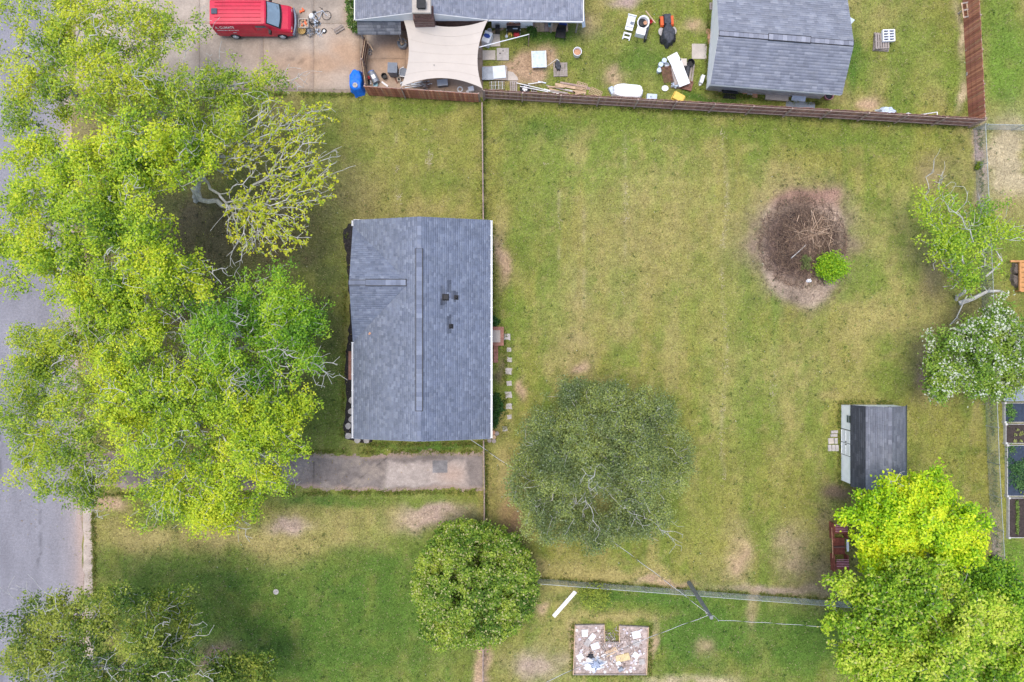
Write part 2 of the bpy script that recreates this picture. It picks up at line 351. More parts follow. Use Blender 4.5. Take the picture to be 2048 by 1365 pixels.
# ------------------------------------------------------------------ road, drives, beds
ROAD = [(-400, -420), (128, -420), (140, 200), (156, 700), (166, 1172), (176, 1800), (-400, 1800)]
def build_road():
    ys = np.arange(-60, 60.1, .2); us = np.concatenate([[-14], np.arange(-9, 0, .2), [-.12, 0]]); U, Y = np.meshgrid(us, ys); py = 682.5 - Y / S
    ex = np.interp(py, [-900, 200, 700, 1172, 2300], [126, 140, 156, 166, 186]); X = (ex - 1024) * S + U; m_ = U > -.05; X = X + np.where(m_, (vnoise(Y * 0, Y, .5, 7) - .5) * .22, 0)
    n = fbm(X, Y, 3.5, 111); m = fbm(X * 3, Y * .5, 1.2, 112); c = np.array((.225, .218, .240)) * (1 + (n - .5)[..., None] * .35 + (m - .5)[..., None] * .3)
    w = np.clip(np.exp((U + .1) / .55) * (.5 + n), 0, .85); c = c + (np.array((.40, .30, .25)) - c) * w[..., None]
    for x0, sd_ in ((-3.4, 1), (-6.2, 2)):
        dd = np.abs(U - x0 - (vnoise(Y * 0, Y, 3, 120 + sd_) - .5) * 1.2 - (vnoise(Y * 0, Y, .4, 125 + sd_) - .5) * .3); c = c * (1 - .35 * np.exp(-(dd / .07) ** 2) * (vnoise(Y * 0, Y, 4, 130 + sd_) > .45))[..., None]
    V = np.stack([X, Y, np.full_like(X, .006)], -1).reshape(-1, 3); ny, nx = X.shape; I, J = np.meshgrid(np.arange(nx - 1), np.arange(ny - 1)); q = (J * nx + I).ravel()
    o = link('road', np_mesh('road', V, np.stack([q, q + 1, q + nx + 1, q + nx], -1), c.reshape(-1, 3)), amat('road_surface', var=.2, fine=20, mid=6, bump=.5)); o['kind'] = 'structure'
build_road()
setp(sheet('road_shoulder', [(166, 980), (182, 985), (186, 1180), (192, 1500), (172, 1500), (168, 1180)], .0035, M_gravelp, .05, 4), kind='structure')
NDRIVE = [(150, -200), (728, -200), (722, 30), (731, 70), (729, 187), (520, 182), (150, 176)]
dr = setp(sheet('concrete_driveway', NDRIVE, .006, M_joint, 0), kind='structure')
CONC = np.array((.355, .297, .245)); CLAY = np.array((.40, .265, .175))
def conc_col(X, Y):
    px = X / S + 1024; py = 682.5 - Y / S; n = fbm(X, Y, 2.2, 91); m = fbm(X, Y, .7, 92); c = CONC * (1 + (n - .5)[..., None] * .7 + (m - .5)[..., None] * .45)
    w = np.zeros_like(px)
    for x, y, rx, ry, st in ((640, 128, 110, 26, .9), (690, 110, 40, 40, .9), (700, 40, 14, 40, .7), (850, 120, 130, 70, 1.0), (600, 160, 120, 20, .5)): w = np.maximum(w, st * np.exp(-(((px - x) / rx) ** 2 + ((py - y) / ry) ** 2)) * (.6 + m))
    c = c + (CLAY - c) * np.clip(w, 0, .9)[..., None]
    dk = np.exp(-(((px - 590) / 45) ** 2 + ((py - 124) / 6) ** 2)) * (vnoise(X, Y, .25, 95) > .55) * .4 + np.exp(-(((px - 640) / 60) ** 2 + ((py - 5) / 14) ** 2)) * .25
    return c * (1 - dk)[..., None]
def slab_grid(parent, xs, ys, gap, th):
    for i in range(len(xs) - 1):
        for j in range(len(ys) - 1):
            a = W(xs[i], ys[j]); b = W(xs[i + 1], ys[j + 1]); x0, x1, y0, y1 = a.x + gap / 2, b.x - gap / 2, b.y + gap / 2, a.y - gap / 2
            nx = max(2, int((x1 - x0) / .2)); ny = max(2, int((y1 - y0) / .2)); X, Y = np.meshgrid(np.linspace(x0, x1, nx), np.linspace(y0, y1, ny)); edge = (X == X.min()) | (X == X.max()) | (Y == Y.min()) | (Y == Y.max())
            z = np.where(edge, .008, .008 + th); k = .012; X2 = np.clip(X, x0, x1); c = conc_col(X, Y); V = np.stack([X2, Y, z], -1).reshape(-1, 3)
            # pull the second ring close to the rim so that the slab edge is steep
            V = V.reshape(ny, nx, 3); V[:, 1, 0] = x0 + k; V[:, -2, 0] = x1 - k; V[1, :, 1] = y0 + k; V[-2, :, 1] = y1 - k; V = V.reshape(-1, 3)
            I, J = np.meshgrid(np.arange(nx - 1), np.arange(ny - 1)); q = (J * nx + I).ravel(); link('slab', np_mesh('slab', V, np.stack([q, q + 1, q + nx + 1, q + nx], -1), c.reshape(-1, 3)), M_conca, parent)
slab_grid(dr, [152, 276, 400, 527, 628, 720], [-190, -70, 48, 180], .016, .03)
pat = setp(sheet('patio', [(724, 40), (966, 40), (966, 195), (731, 187)], .005, M_joint, 0), kind='structure')
slab_grid(pat, [733, 812, 890, 964], [48, 118, 184], .02, .03)
SDRIVE = [(168, 905), (540, 908), (700, 905), (760, 912), (830, 905), (966, 906), (968, 978), (870, 975), (700, 984), (545, 980), (300, 985), (176, 990)]
def build_old_drive():
    st = .09; xs = np.arange(W(168, 0).x, W(967, 0).x, st); ys = np.arange(W(0, 992).y, W(0, 896).y, st); X, Y = np.meshgrid(xs, ys); px = X / S + 1024; py = 682.5 - Y / S
    n = fbm(X, Y, 2.5, 81); m = fbm(X, Y, .5, 82); f = fbm(X, Y, 1.1, 83)
    c = np.array((.190, .160, .145)) * (1 + (n - .5)[..., None] * .9 + (m - .5)[..., None] * .5)
    GRV = np.array((.36, .305, .27)); PNK = np.array((.40, .29, .23))
    w = ((px > 772) & (px < 934) & (py > 921) & (py < 974)).astype(float); d = np.minimum(np.minimum(px - 772, 934 - px), np.minimum(py - 919, 976 - py)) / 9 + (f - .5) * 3.2
    w = np.clip(d, 0, 1); c = c + (GRV * (1 + (m - .5)[..., None] * .5) - c) * w[..., None]
    w2 = np.exp(-((px - 905) / 30) ** 2 - ((py - 950) / 22) ** 2) * .8 * w; c = c + (PNK - c) * w2[..., None]
    rep_ = ((px > 866) & (px < 894) & (py > 922) & (py < 946)); c[rep_] = np.array((.19, .18, .18)) * (1 + (m[rep_] - .5)[..., None])
    e = np.minimum(py - (907 + 5 * np.sin(px * .02)), (980 + 4 * np.sin(px * .017 + 1)) - py) / 8 + (f - .5) * 2.4; w3 = np.clip(1.3 - e, 0, 1) * .8; c = c + (PNK * .85 - c) * w3[..., None]
    for (x0, y0), (x1, y1) in (((690, 980), (775, 915)), ((628, 925), (626, 975))):
        t = np.clip(((px - x0) * (x1 - x0) + (py - y0) * (y1 - y0)) / ((x1 - x0) ** 2 + (y1 - y0) ** 2), 0, 1); dd = np.hypot(px - x0 - t * (x1 - x0), py - y0 - t * (y1 - y0)); c = c * (1 - .5 * np.exp(-(dd / 1.3) ** 2))[..., None]
    w4 = np.clip((f - .53) * 5, 0, .75) * (px < 770); c = c + (np.array((.30, .25, .21)) - c) * w4[..., None]
    keep = e > -.1 + .9 * (vnoise(X, Y, .25, 84) - .5); ny, nx = X.shape; I, J = np.meshgrid(np.arange(nx - 1), np.arange(ny - 1)); q = (J * nx + I); kq = keep[:-1, :-1] & keep[1:, 1:]; q = q[kq]
    V = np.stack([X, Y, np.full_like(X, .008)], -1).reshape(-1, 3); o = link('asphalt_driveway', np_mesh('asphalt_driveway', V, np.stack([q, q + 1, q + nx + 1, q + nx], -1), np.clip(c, .01, .8).reshape(-1, 3)), amat('old_driveway', var=.22, fine=18, mid=4, bump=.6)); o['kind'] = 'structure'
build_old_drive()
setp(sheet('mulch_bed', [(722, 450), (697, 448), (686, 468), (690, 500), (697, 560), (700, 640), (694, 690), (689, 745), (694, 800), (686, 850), (690, 878), (722, 886), (745, 884), (742, 860), (730, 600)], .010, M_mulch, .05, 10, .25, thick=.03), kind='structure')

# ------------------------------------------------------------------ roofs
def shingles(name, parent, O, U, V, intervals, vmax, cols, course=.15, tab=(.17, .36), dark=None, seed=1, lift=.0):
    """real lapped shingles, one thin raised tab each, joined into one part"""
    r = np.random.default_rng(seed); O = Vector(O); U = Vector(U).normalized(); V = Vector(V).normalized(); N = U.cross(V).normalized()
    if N.z < 0: N = -N
    off = parent.location; vs = []; fs = []; cs = []; k = 0; v = 0.0; cols = np.array(cols)
    while v < vmax - .01:
        v1 = min(v + course, vmax)
        for a, b in intervals(v + course * .5):
            u = a - r.uniform(0, tab[0])
            while u < b:
                w = r.uniform(*tab); ua, ub = max(u, a), min(u + w - .006, b)
                if ub - ua > .02:
                    t = .007 + r.uniform(0, .005) + lift
                    q = [O + U * ua + V * v + N * t, O + U * ub + V * v + N * t, O + U * ub + V * (v1 + .01) + N * (.004 + lift), O + U * ua + V * (v1 + .01) + N * (.004 + lift),
                         O + U * ua + V * v, O + U * ub + V * v]
                    vs += [p - off for p in q]; fs += [(k, k + 1, k + 2, k + 3), (k + 4, k + 5, k + 1, k)]
                    c = cols[r.integers(len(cols))] * r.uniform(.90, 1.10)
                    if dark:
                        p = q[0]; kk = S * (1 - p.z / H); px = p.x / kk + 1024; py = 682.5 - p.y / kk
                        for x0, y0, x1, y1, f in dark:
                            if x0 < px < x1 and y0 < py < y1: c = c * f
                    cs += [c] * 6; k += 6
                u += w
        v = v1
    o = link(name, np_mesh(name, np.array([tuple(x) for x in vs]), np.array(fs), np.array(cs)), M_shingle, parent); o['kind'] = 'stuff'; return o
BLUEGREY = [tuple(np.array(c) * np.array((1.07, 1.08, 1.08))) for c in ((.162, .182, .236), (.178, .198, .254), (.148, .166, .220), (.198, .218, .272), (.168, .188, .242), (.154, .172, .224))]
LIGHTGREY = [(.245, .255, .300), (.265, .275, .320), (.228, .238, .284), (.295, .302, .345), (.252, .262, .308)]
DARKGREY = [(.115, .12, .135), (.14, .145, .16), (.10, .104, .12), (.165, .17, .188)]

# ---- the house in the middle
ZE, ZR = 2.6, 3.85
xl, xr = W(708, 0, ZE).x, W(980, 0, ZE).x; xm = (xl + xr) / 2
yt, yb = W(0, 441.5, ZE).y, W(0, 877, ZE).y
house = thing('house', 'low ranch house with blue-grey shingle roof in the middle of the plot', 'house', (xm, (yt + yb) / 2, 0))
HO = house.location
mb = MB(); o_ = .45
mb.box(xm, (yt + yb) / 2, ZE / 2 - .05, xr - xl - 2 * o_, yt - yb - 2 * .3, ZE - .1); mb.build('wall', M_brick, house, HO)
half = (xr - xl) / 2; sl = (ZR - ZE) / half
mb = MB()                                                     # roof deck: gable prism
mb.extr([(xl, yb, ZE), (xr, yb, ZE), (xr, yb, ZE + .10), (xm, yb, ZR + .10), (xl, yb, ZE + .10)], (0, yt - yb, 0))
gy0, gy1 = W(0, 683, ZE).y, W(0, 454, ZE).y; gm = (gy0 + gy1) / 2; gr = 1.06; gx = xl - .06
roof = mb.build('roof', M_dgrey, house, HO)
mb = MB().extr([(gx, gy0, ZE), (gx, gy1, ZE), (gx, gy1, ZE + .09), (gx, gm, ZE + gr + .09), (gx, gy0, ZE + .09)], (gr / sl + .1, 0, 0))
mb.build('cross_gable', M_dgrey, house, HO)
L = math.hypot(half, ZR - ZE); cs_, sn = half / L, (ZR - ZE) / L; T0 = .10
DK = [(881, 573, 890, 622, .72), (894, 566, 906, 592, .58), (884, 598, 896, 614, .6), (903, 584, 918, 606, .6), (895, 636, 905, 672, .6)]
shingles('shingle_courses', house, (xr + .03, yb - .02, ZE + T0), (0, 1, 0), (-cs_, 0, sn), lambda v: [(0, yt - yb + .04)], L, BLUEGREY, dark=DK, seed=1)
def left_iv(v):
    z = v * sn                                                 # height above eave
    if z >= gr: return [(0, yt - yb + .04)]
    w = (1 - z / gr) * (gy1 - gy0) / 2
    return [(0, gm - w - yb), (gm + w - yb, yt - yb + .04)]
shingles('shingle_courses', house, (xl - .03, yb - .02, ZE + T0), (0, 1, 0), (cs_, 0, sn), left_iv, L, BLUEGREY, seed=2)
gh = (gy1 - gy0) / 2; gl = math.hypot(gh, gr)
for sgn in (1, -1):
    shingles('shingle_courses', house, (gx, gm - sgn * gh, ZE + .09), (1, 0, 0), (0, sgn * gh / gl, gr / gl), lambda v: [(0, .06 + (v / gl) * gr / sl + .06)], gl, BLUEGREY, seed=3 + sgn, lift=.012)
def ridge_vent(parent, a, b, w, m_cols, seed, base=1.26):
    a, b = Vector(a), Vector(b); d = b - a; n = max(1, int(d.length / .3)); ang = math.degrees(math.atan2(d.y, d.x)); r = random.Random(seed)
    mb = MB().box(*(((a + b) / 2)[:]), d.length + .06, w * base, .06, rz=ang); vent = mb.build('ridge_vent', M_black, parent, parent.location)
    V = []; Fs = []; cs = []
    u = d.normalized(); s_ = Vector((-u.y, u.x, 0))
    for i in range(n):
        p0 = a + d * (i / n) - u * .01; p1 = a + d * ((i + 1) / n) - u * .012; k = len(V); c = np.array(m_cols[r.randrange(len(m_cols))]) * r.uniform(.8, 1.08)
        for p, e in ((p0, .012), (p1, 0)):
            for t, z in ((-.5, .038), (0, .065), (.5, .038)): V.append(tuple(p + s_ * (w * t * .98) + Vector((0, 0, z + e)) - parent.location)); cs.append(c)
        Fs += [(k, k + 1, k + 4, k + 3), (k + 1, k + 2, k + 5, k + 4)]
    o = link('ridge_cap', np_mesh('ridge_cap', np.array(V), np.array(Fs), np.array(cs)), M_shingle, vent); o['kind'] = 'stuff'
zr_ = ZR + .12
yv0, yv1 = W(0, 498, zr_).y, W(0, 822, zr_).y
ridge_vent(house, (xm, yt, zr_ - .05), (xm, yv0, zr_ - .05), .30, BLUEGREY, 1, .9)
ridge_vent(house, (xm, yv0, zr_ + .01), (xm, yv1, zr_ + .01), .40, BLUEGREY, 2)
ridge_vent(house, (xm, yv1, zr_ - .05), (xm, yb, zr_ - .05), .30, BLUEGREY, 3, .9)
zg = ZE + gr + .11; xa, xb = W(732, 0, zg).x, W(812, 0, zg).x
ridge_vent(house, (gx, gm, zg - .03), (xa, gm, zg - .03), .30, BLUEGREY, 4)
ridge_vent(house, (xa, gm, zg + .01), (xb, gm, zg + .01), .38, BLUEGREY, 5)
def roof_z(x): return ZR + T0 - abs(x - xm) * sl
def roof_part(name, px, py, fn, m):
    p = W(px, py, ZR - .3); p.z = roof_z(p.x); mb = MB(); fn(mb, p); mb.build(name, m, house, HO)
roof_part('roof_vent', 891, 595, lambda m_, p: (m_.box(p.x, p.y, p.z + .03, .46, .44, .03, ry=14), m_.box(p.x + .03, p.y, p.z + .13, .36, .34, .16, ry=8, taper=.85)), M_black)
for px, py in ((912, 595), (902, 653)):
    roof_part('vent_pipe', px, py, lambda m_, p: (m_.box(p.x, p.y, p.z + .025, .30, .32, .02, ry=14), m_.lathe([(.13, 0), (.09, .10), (.055, .14), (.05, .30), (.035, .30), (.035, .2)], 12, tuple(p))), M_black)
# gutters with hangers
def gutter(x, y0, y1, side):
    mb = MB(); z = ZE + .02
    mb.box(x, (y0 + y1) / 2, z - .05, .12, abs(y1 - y0), .012)
    for s_ in (-1, 1): mb.box(x + s_ * .06, (y0 + y1) / 2, z + .01, .014, abs(y1 - y0), .12)
    g = mb.build('gutter', M_white, house, HO)
    n = int(abs(y1 - y0) / .98)
    for i in range(n + 1):
        yy = min(y0, y1) + .05 + i * (abs(y1 - y0) - .1) / max(1, n)
        MB().box(x - side * .02, yy, z + .085, .20, .045, .02).build('gutter_hanger', M_white, g, HO)
gutter(xr + .10, yb, yt, 1); gutter(xl - .08, yb, gy0 - .05, -1); gutter(xl - .08, gy1 + .05, yt, -1)
MB().box((xl + W(727, 0, ZE).x) / 2, yt + .03, ZE + .06, 0.68, .05, .10).build('rake_trim', M_white, house, HO)
for y in (yb - .03, ): 
    MB().extr([(xl, y, ZE - .02), (xr, y, ZE - .02), (xr, y, ZE + .09), (xm, y, ZR + .09), (xl, y, ZE + .09)], (0, .026, 0)).build('rake_trim', M_lgrey, house, HO)
one('fallen_leaf', 'curled tan leaf lying on the left roof slope of the house', 'leaf', MB().box(0, 0, .02, .17, .10, .01, rz=30, ry=12).box(.02, .05, .035, .10, .12, .01, rz=60, rx=15), M_terra, (W(739, 668, 3.1).x, W(739, 668, 3.1).y, roof_z(W(739, 668, 3.1).x) + .03))

# ---- stoops made of single bricks
def stoop(name, label, x0, y0, x1, y1, z, openside, bw=.24, bd=.11):
    """concrete landing with a border of bricks on edge; px corners on the ground"""
    a = W(x0, y0, z); b = W(x1, y1, z); cx, cy = (a.x + b.x) / 2, (a.y + b.y) / 2; sx, sy = abs(b.x - a.x), abs(b.y - a.y)
    t = thing(name, label, 'steps', (cx, cy, 0))
    MB().box(0, 0, (z - .03) / 2, sx - .03, sy - .03, z - .03).build('base', M_mortar, t)
    MB().box(-openside * bw / 2 * 0, 0, z - .02, sx - .02, sy - 2 * bw - .02 if sy > .9 else sy * .5, .03).build('landing', M_conc, t)
    def brick(x, y, w, d): MB().box(x, y, z - .01, w, d, .07 + R.uniform(0, .008), rz=R.uniform(-1, 1)).build('brick', M_brick, t)
    n = int(sy / bd)
    for i in range(n): brick(openside * (sx / 2 - bw / 2), -sy / 2 + (i + .5) * sy / n, bw, sy / n - .012)
    n = int((sx - bw) / bd)
    for e in (-1, 1):
        for i in range(n): brick(-openside * bw / 2 - (sx - bw) / 2 + (i + .5) * (sx - bw) / n, e * (sy / 2 - bw / 2), (sx - bw) / n - .012, bw)
    return t
stoop('brick_stoop', 'brick edged concrete back landing beside the right wall of the house', 975, 654, 1007.5, 692, .45, 1)
stoop('brick_stoop', 'brick edged front stoop at the black mulch bed', 697, 703, 720, 760, .40, -1)
t = thing('brick_step', 'low red brick steps below the back landing of the house', 'steps', W(986, 709))
for k, (x, w) in enumerate(((-.18, .36), (.21, .34))):
    for i in range(5): MB().box(x, -.48 + i * .25, .10 - .02 * k, w - .015, .235, .2 - .04 * k).build('brick', M_brick, t)
ordn = ['first', 'second', 'third', 'fourth', 'fifth', 'sixth', 'seventh', 'eighth', 'ninth', 'tenth', 'eleventh', 'twelfth', 'thirteenth', 'fourteenth']
for i, (x, y, s_) in enumerate([(1014, 674, 13), (1018, 700, 9), (1019, 720, 10), (1017, 743, 13), (1018, 767, 10), (1017, 790, 13), (1018, 813, 12), (1019, 834, 9), (1010, 858, 10)]):
    k = s_ * S / 2; pts = [(a * k * R.uniform(.85, 1.12), b * k * R.uniform(.85, 1.12)) for a, b in ((-1, -1), (0, -.95), (1, -1), (.95, 0), (1, 1), (0, .95), (-1, 1), (-.95, 0))]
    one('stepping_stone', ordn[i] + ' pale stepping stone counted down the row from the brick back landing', 'stepping stone', MB().prism(pts, .0, .045), M_stone, W(x, y), R.uniform(-8, 8), 'stepping stones behind the house')
for i, (x, y) in enumerate([(704, 801), (703, 823), (704, 839), (697, 852), (697, 872), (715, 881), (733, 881)]):
    k = .24; pts = [(k * R.uniform(.85, 1.1) * math.cos(a * math.pi / 4), k * R.uniform(.85, 1.1) * math.sin(a * math.pi / 4)) for a in range(8)]
    one('stepping_stone', ordn[i] + ' round grey stone along the mulch bed below the front stoop', 'stepping stone', MB().prism(pts, .035, .085), M_stone, W(x, y), R.uniform(0, 40), 'round stones in the mulch bed')
for i, (x, y, m) in enumerate([(987, 865, M_terra), (994, 867, M_woodg), (988, 874, M_wood), (979, 881, M_woodg), (988, 882, M_woodg)]):
    one('log_round', ['orange cut log round', 'grey cut log round outermost', 'pale cut log round in the middle of the cluster', 'cut log round tucked under the gutter', 'lowest cut log round'][i] + ' at the lower right house corner', 'log', MB().lathe([(.15, 0), (.16, .02), (.16, .16), (.145, .18), (.02, .182)], 14), m, W(x, y), 0, 'cut logs at the house corner')

# ------------------------------------------------------------------ generic house along the top
nz, nr_ = 2.6, 3.7
nx0, nx1 = W(711, 0, nz).x, W(976, 0, nz).x; nxm = (nx0 + nx1) / 2; ny0 = W(0, 40.5, nz).y; ny1 = ny0 + 9
nx2 = W(1166, 0, nz).x
nb = thing('house', 'grey roofed neighbouring house with brick chimney, cut by the top edge', 'house', (nxm, ny0 + 4, 0)); NO = nb.location
MB().box((nx0 + nx1) / 2 + .1, ny0 + 4.6, 1.26, nx1 - nx0 - .9, 8.3, 2.5).build('wall', M_brickd, nb, NO)
MB().box((nx1 + nx2) / 2 - 1.6, ny0 + 4.75, 1.24, (nx2 - nx1) * .45, 8.2, 2.46).build('wall', M_siding, nb, NO)
MB().extr([(nx0, ny0, nz), (nx1, ny0, nz), (nx1, ny0, nz + .1), (nxm, ny0, nr_ + .1), (nx0, ny0, nz + .1)], (0, 9, 0)).build('roof', M_dgrey, nb, NO)
MB().extr([(nx1, ny0 + .05, nz - .1), (nx2, ny0 + .05, nz - .32), (nx2, ny0 + .05, nz - .22), (nx1, ny0 + .05, nz + .1)], (0, 9, 0)).build('roof', M_dgrey, nb, NO)
hf = (nx1 - nx0) / 2; Ln = math.hypot(hf, nr_ - nz)
for sg, x0 in ((1, nx0), (-1, nx1)):
    shingles('shingle_courses', nb, (x0, ny0 - .02, nz + .1), (0, 1, 0), (sg * hf / Ln, 0, (nr_ - nz) / Ln), lambda v: [(0, 9)], Ln, LIGHTGREY if sg < 0 else [tuple(np.array(c) * .82) for c in LIGHTGREY], seed=20 + sg)  # left slope: same greys darkened, shade put into the shingle colour
Lw = math.hypot(nx2 - nx1, .32); shingles('shingle_courses', nb, (nx2 + .02, ny0 + .03, nz - .22), (0, 1, 0), (-(nx2 - nx1) / Lw, 0, .32 / Lw), lambda v: [(0, 9)], Lw, LIGHTGREY, seed=24)
MB().box((nx1 + nx2) / 2, ny0 - .0, nz - .19, nx2 - nx1, .07, .14, ry=2.2).build('fascia', M_white, nb, NO)
MB().box(nx2 + .05, ny0 + 4.5, nz - .26, .07, 9, .16).build('fascia', M_white, nb, NO)
MB().extr([(nx0, ny0 - .05, nz - .04), (nx1, ny0 - .05, nz - .04), (nx1, ny0 - .05, nz + .09), (nxm, ny0 - .05, nr_ + .09), (nx0, ny0 - .05, nz + .09)], (0, .045, 0)).build('rake_trim', M_white, nb, NO)
MB().box(nx0 - .05, ny0 + 4.5, nz, .07, 9, .14).build('fascia', M_white, nb, NO)
# chimney: shaft of brick, cap, flue
cx = W(843, 0, 4.6).x; cy = W(0, 16, 4.4).y
ch = MB().box(cx, cy - .02, 1.9, 1.36, .9, 3.8).build('chimney', M_brickd, nb, NO)
MB().box(cx, cy, 4.15, 1.12, .82, .8).build('chimney_top', M_brickd, ch, NO)
MB().box(cx, cy, 4.6, 1.28, .94, .12, taper=.94).build('chimney_cap', M_conc, ch, NO)
MB().box(cx + .02, cy + .02, 4.78, .52, .5, .24).box(cx + .02, cy + .02, 4.92, .60, .58, .04).build('flue', M_black, ch, NO)
for k in range(11):
    zz = .3 + k * .3; MB().box(cx, cy - .475, zz, 1.32, .012, .02).build('mortar_joint', M_mortar, ch, NO)
# brick courses of the wall under the gable, big enough to be read as lines
for k in range(12): MB().box((nx0 + nx1) / 2 + 1.5, ny0 + .447, .2 + k * .19, 5.2, .012, .02).build('mortar_joint', M_mortar, nb, NO)
# small lean-to roof
p0, p1 = W(716, 68, 2.2), W(800, 36, 2.5); lt = [(p0.x, p0.y, 2.12), (p1.x, p0.y, 2.12), (p1.x, p1.y + .3, 2.5), (p0.x, p1.y + .3, 2.5)]
MB().extr(lt, (0, 0, -.08)).build('porch_roof', M_dgrey, nb, NO)
Lp = math.hypot(p1.y + .3 - p0.y, .38); shingles('shingle_courses', nb, (p0.x - .03, p0.y - .03, 2.13), (1, 0, 0), (0, (p1.y + .3 - p0.y) / Lp, .38 / Lp), lambda v: [(0, p1.x - p0.x + .05)], Lp, DARKGREY, seed=28, course=.2)
for x in (p0.x + .15, p1.x - .15): MB().box(x, p0.y + .12, 1.04, .1, .1, 2.06).build('porch_post', M_woodg, nb, NO)
for x in (nx2 - .25, (nx1 + nx2) / 2 + 1.2): MB().box(x, ny0 + .35, 1.1, .1, .1, 2.2).build('porch_post', M_woodg, nb, NO)
MB().extr([W(1158, 10, 2.1), W(1166, -6, 2.0), W(1171, 54, .9), W(1165, 56, 1.0)], (0, 0, -.03)).build('side_panel', M_lgrey, nb, NO)
dk = thing('deck', 'small wooden back deck under the eave of the neighbouring house', 'deck', G(1100, 48, .2))
for i in range(8): MB().box(-1.25 + i * .34, .45, .12, .32, 1.9, .22).build('plank', M_wood if i % 3 else M_rail, dk)

# ------------------------------------------------------------------ garage at the upper right
ga = 4.4; u = Vector((math.cos(rad(ga)), -math.sin(rad(ga)), 0)); vv = Vector((math.sin(rad(ga)), math.cos(rad(ga)), 0))
E = W(1421, 169, 2.5); GL = (W(1682, 189, 2.5) - E).length; GD = 2.95; gz, grz = 2.5, 3.65
gar = thing('garage', 'grey shingled white walled garage beside the wooden fence corner', 'garage', ((E + u * GL / 2 + vv * GD).x, (E + u * GL / 2 + vv * GD).y, 0), -ga)
GF = 4.4; gf = grz - (grz - gz) * GF / GD
# local frame: x along u, y along vv, centre of plan
MB().box(0, (GF - GD) / 2 + .15, gf / 2 - .02, GL - .7, GD + GF - .8, gf - .04).box(0, 0, 1.22, GL - .72, GD * 2 - 1.1, 2.44).build('wall', M_siding, gar)
MB().extr([(-GL / 2, -GD, gz), (-GL / 2, GF, gf), (-GL / 2, GF, gf + .1), (-GL / 2, 0, grz + .1), (-GL / 2, -GD, gz + .1)], (GL, 0, 0)).build('roof', M_dgrey, gar)
for xx in (-GL / 2 - .04, GL / 2 + .01):
    MB().extr([(xx, -GD, gz - .06), (xx, GF, gf - .06), (xx, GF, gf + .09), (xx, 0, grz + .09), (xx, -GD, gz + .09)], (.03, 0, 0)).build('rake_trim', M_white, gar)
MB().box(0, -GD - .03, gz, GL, .06, .16).build('fascia', M_white, gar)
def shingles_local(par, O, U, V, iv, vmax, cols, seed, **k):
    sv = par.location.copy(); par.location = (0, 0, 0); o = shingles('shingle_courses', par, O, U, V, iv, vmax, cols, seed=seed, **k); par.location = sv; return o
Lg = math.hypot(GD, grz - gz)
shingles_local(gar, (-GL / 2 - .04, -GD - .05, gz + .1), (1, 0, 0), (0, GD / Lg, (grz - gz) / Lg), lambda v: [(0, GL + .08)], Lg, [tuple(np.array(c) * .93) for c in LIGHTGREY], 31, course=.19, tab=(.25, .6))  # lower slope: shingle colours dimmed to paint in its weaker light
shingles_local(gar, (-GL / 2 - .04, GF + .05, gf + .1 - .02), (1, 0, 0), (0, -GD / Lg, (grz - gz) / Lg), lambda v: [(0, GL + .08)], Lg * GF / GD, LIGHTGREY, 32, course=.19, tab=(.25, .6))
sv = gar.location.copy(); gar.location = (0, 0, 0)
ridge_vent(gar, (-GL / 2, 0, grz + .07), (-1.2, 0, grz + .07), .3, LIGHTGREY, 8); ridge_vent(gar, (-1.2, 0, grz + .13), (1.6, 0, grz + .13), .38, LIGHTGREY, 9); ridge_vent(gar, (1.6, 0, grz + .07), (GL / 2, 0, grz + .07), .3, LIGHTGREY, 10)
gar.location = sv

# ------------------------------------------------------------------ gambrel garden shed
sx0 = 656 * S; syt = -124 * S; syb = -281 * S; swid = 3.85; sc_ = sx0 + swid / 2
shed = thing('shed', 'white garden shed with dark barn-style shingle roof in the back yard', 'shed', (sc_, (syt + syb) / 2, 0)); SO = shed.location
prof = [(-swid / 2, 1.65), (-swid / 2 + .55, 2.5), (0, 3.05), (swid / 2 - .55, 2.5), (swid / 2, 1.65)]
pw = [(-swid / 2 + .05, .08)] + [(x * .97, z - .06) for x, z in prof] + [(swid / 2 - .05, .08)]
ly = syt - syb
MB().extr([(x, -ly / 2 + .12, z) for x, z in pw], (0, ly - .24, 0)).build('wall', M_siding, shed)
ov = [(-swid / 2 - .03, 1.60)] + prof[1:4] + [(swid / 2 + .12, 1.50)]
mb = MB()
for (x0, z0), (x1, z1) in zip(ov[:-1], ov[1:]):
    mb.extr([(x0, -ly / 2, z0 - .05), (x1, -ly / 2, z1 - .05), (x1, -ly / 2, z1), (x0, -ly / 2, z0)], (0, ly, 0))
mb.build('roof', M_black, shed)
for k in range(4):
    (x0, z0), (x1, z1) = ov[k], ov[k + 1]
    if k > 1: (x0, z0), (x1, z1) = (x1, z1), (x0, z0)
    Lq = math.hypot(x1 - x0, z1 - z0)
    shingles_local(shed, (x0, -ly / 2 - .02, z0 + .002), (0, 1, 0), ((x1 - x0) / Lq, 0, (z1 - z0) / Lq), lambda v: [(0, ly + .04)], Lq, [(.075, .078, .092), (.09, .093, .108), (.065, .068, .08)] if k == 0 else ([(.165, .172, .20), (.18, .187, .215), (.155, .162, .19), (.20, .207, .235)]), 40 + k, course=.14, tab=(.25, .6))  # steep left slope gets darker shingle colours to stand for its shade
sv = shed.location.copy(); shed.location = (0, 0, 0); ridge_vent(shed, (0, -ly / 2, 3.0), (0, ly / 2, 3.0), .26, [(.17, .177, .205), (.20, .207, .235)], 12, .9); shed.location = sv
def shed_face(y0, y1, z0, z1, th): return MB().box(-swid / 2 + .05 - th / 2, (y0 + y1) / 2, (z0 + z1) / 2, th, abs(y1 - y0), z1 - z0)
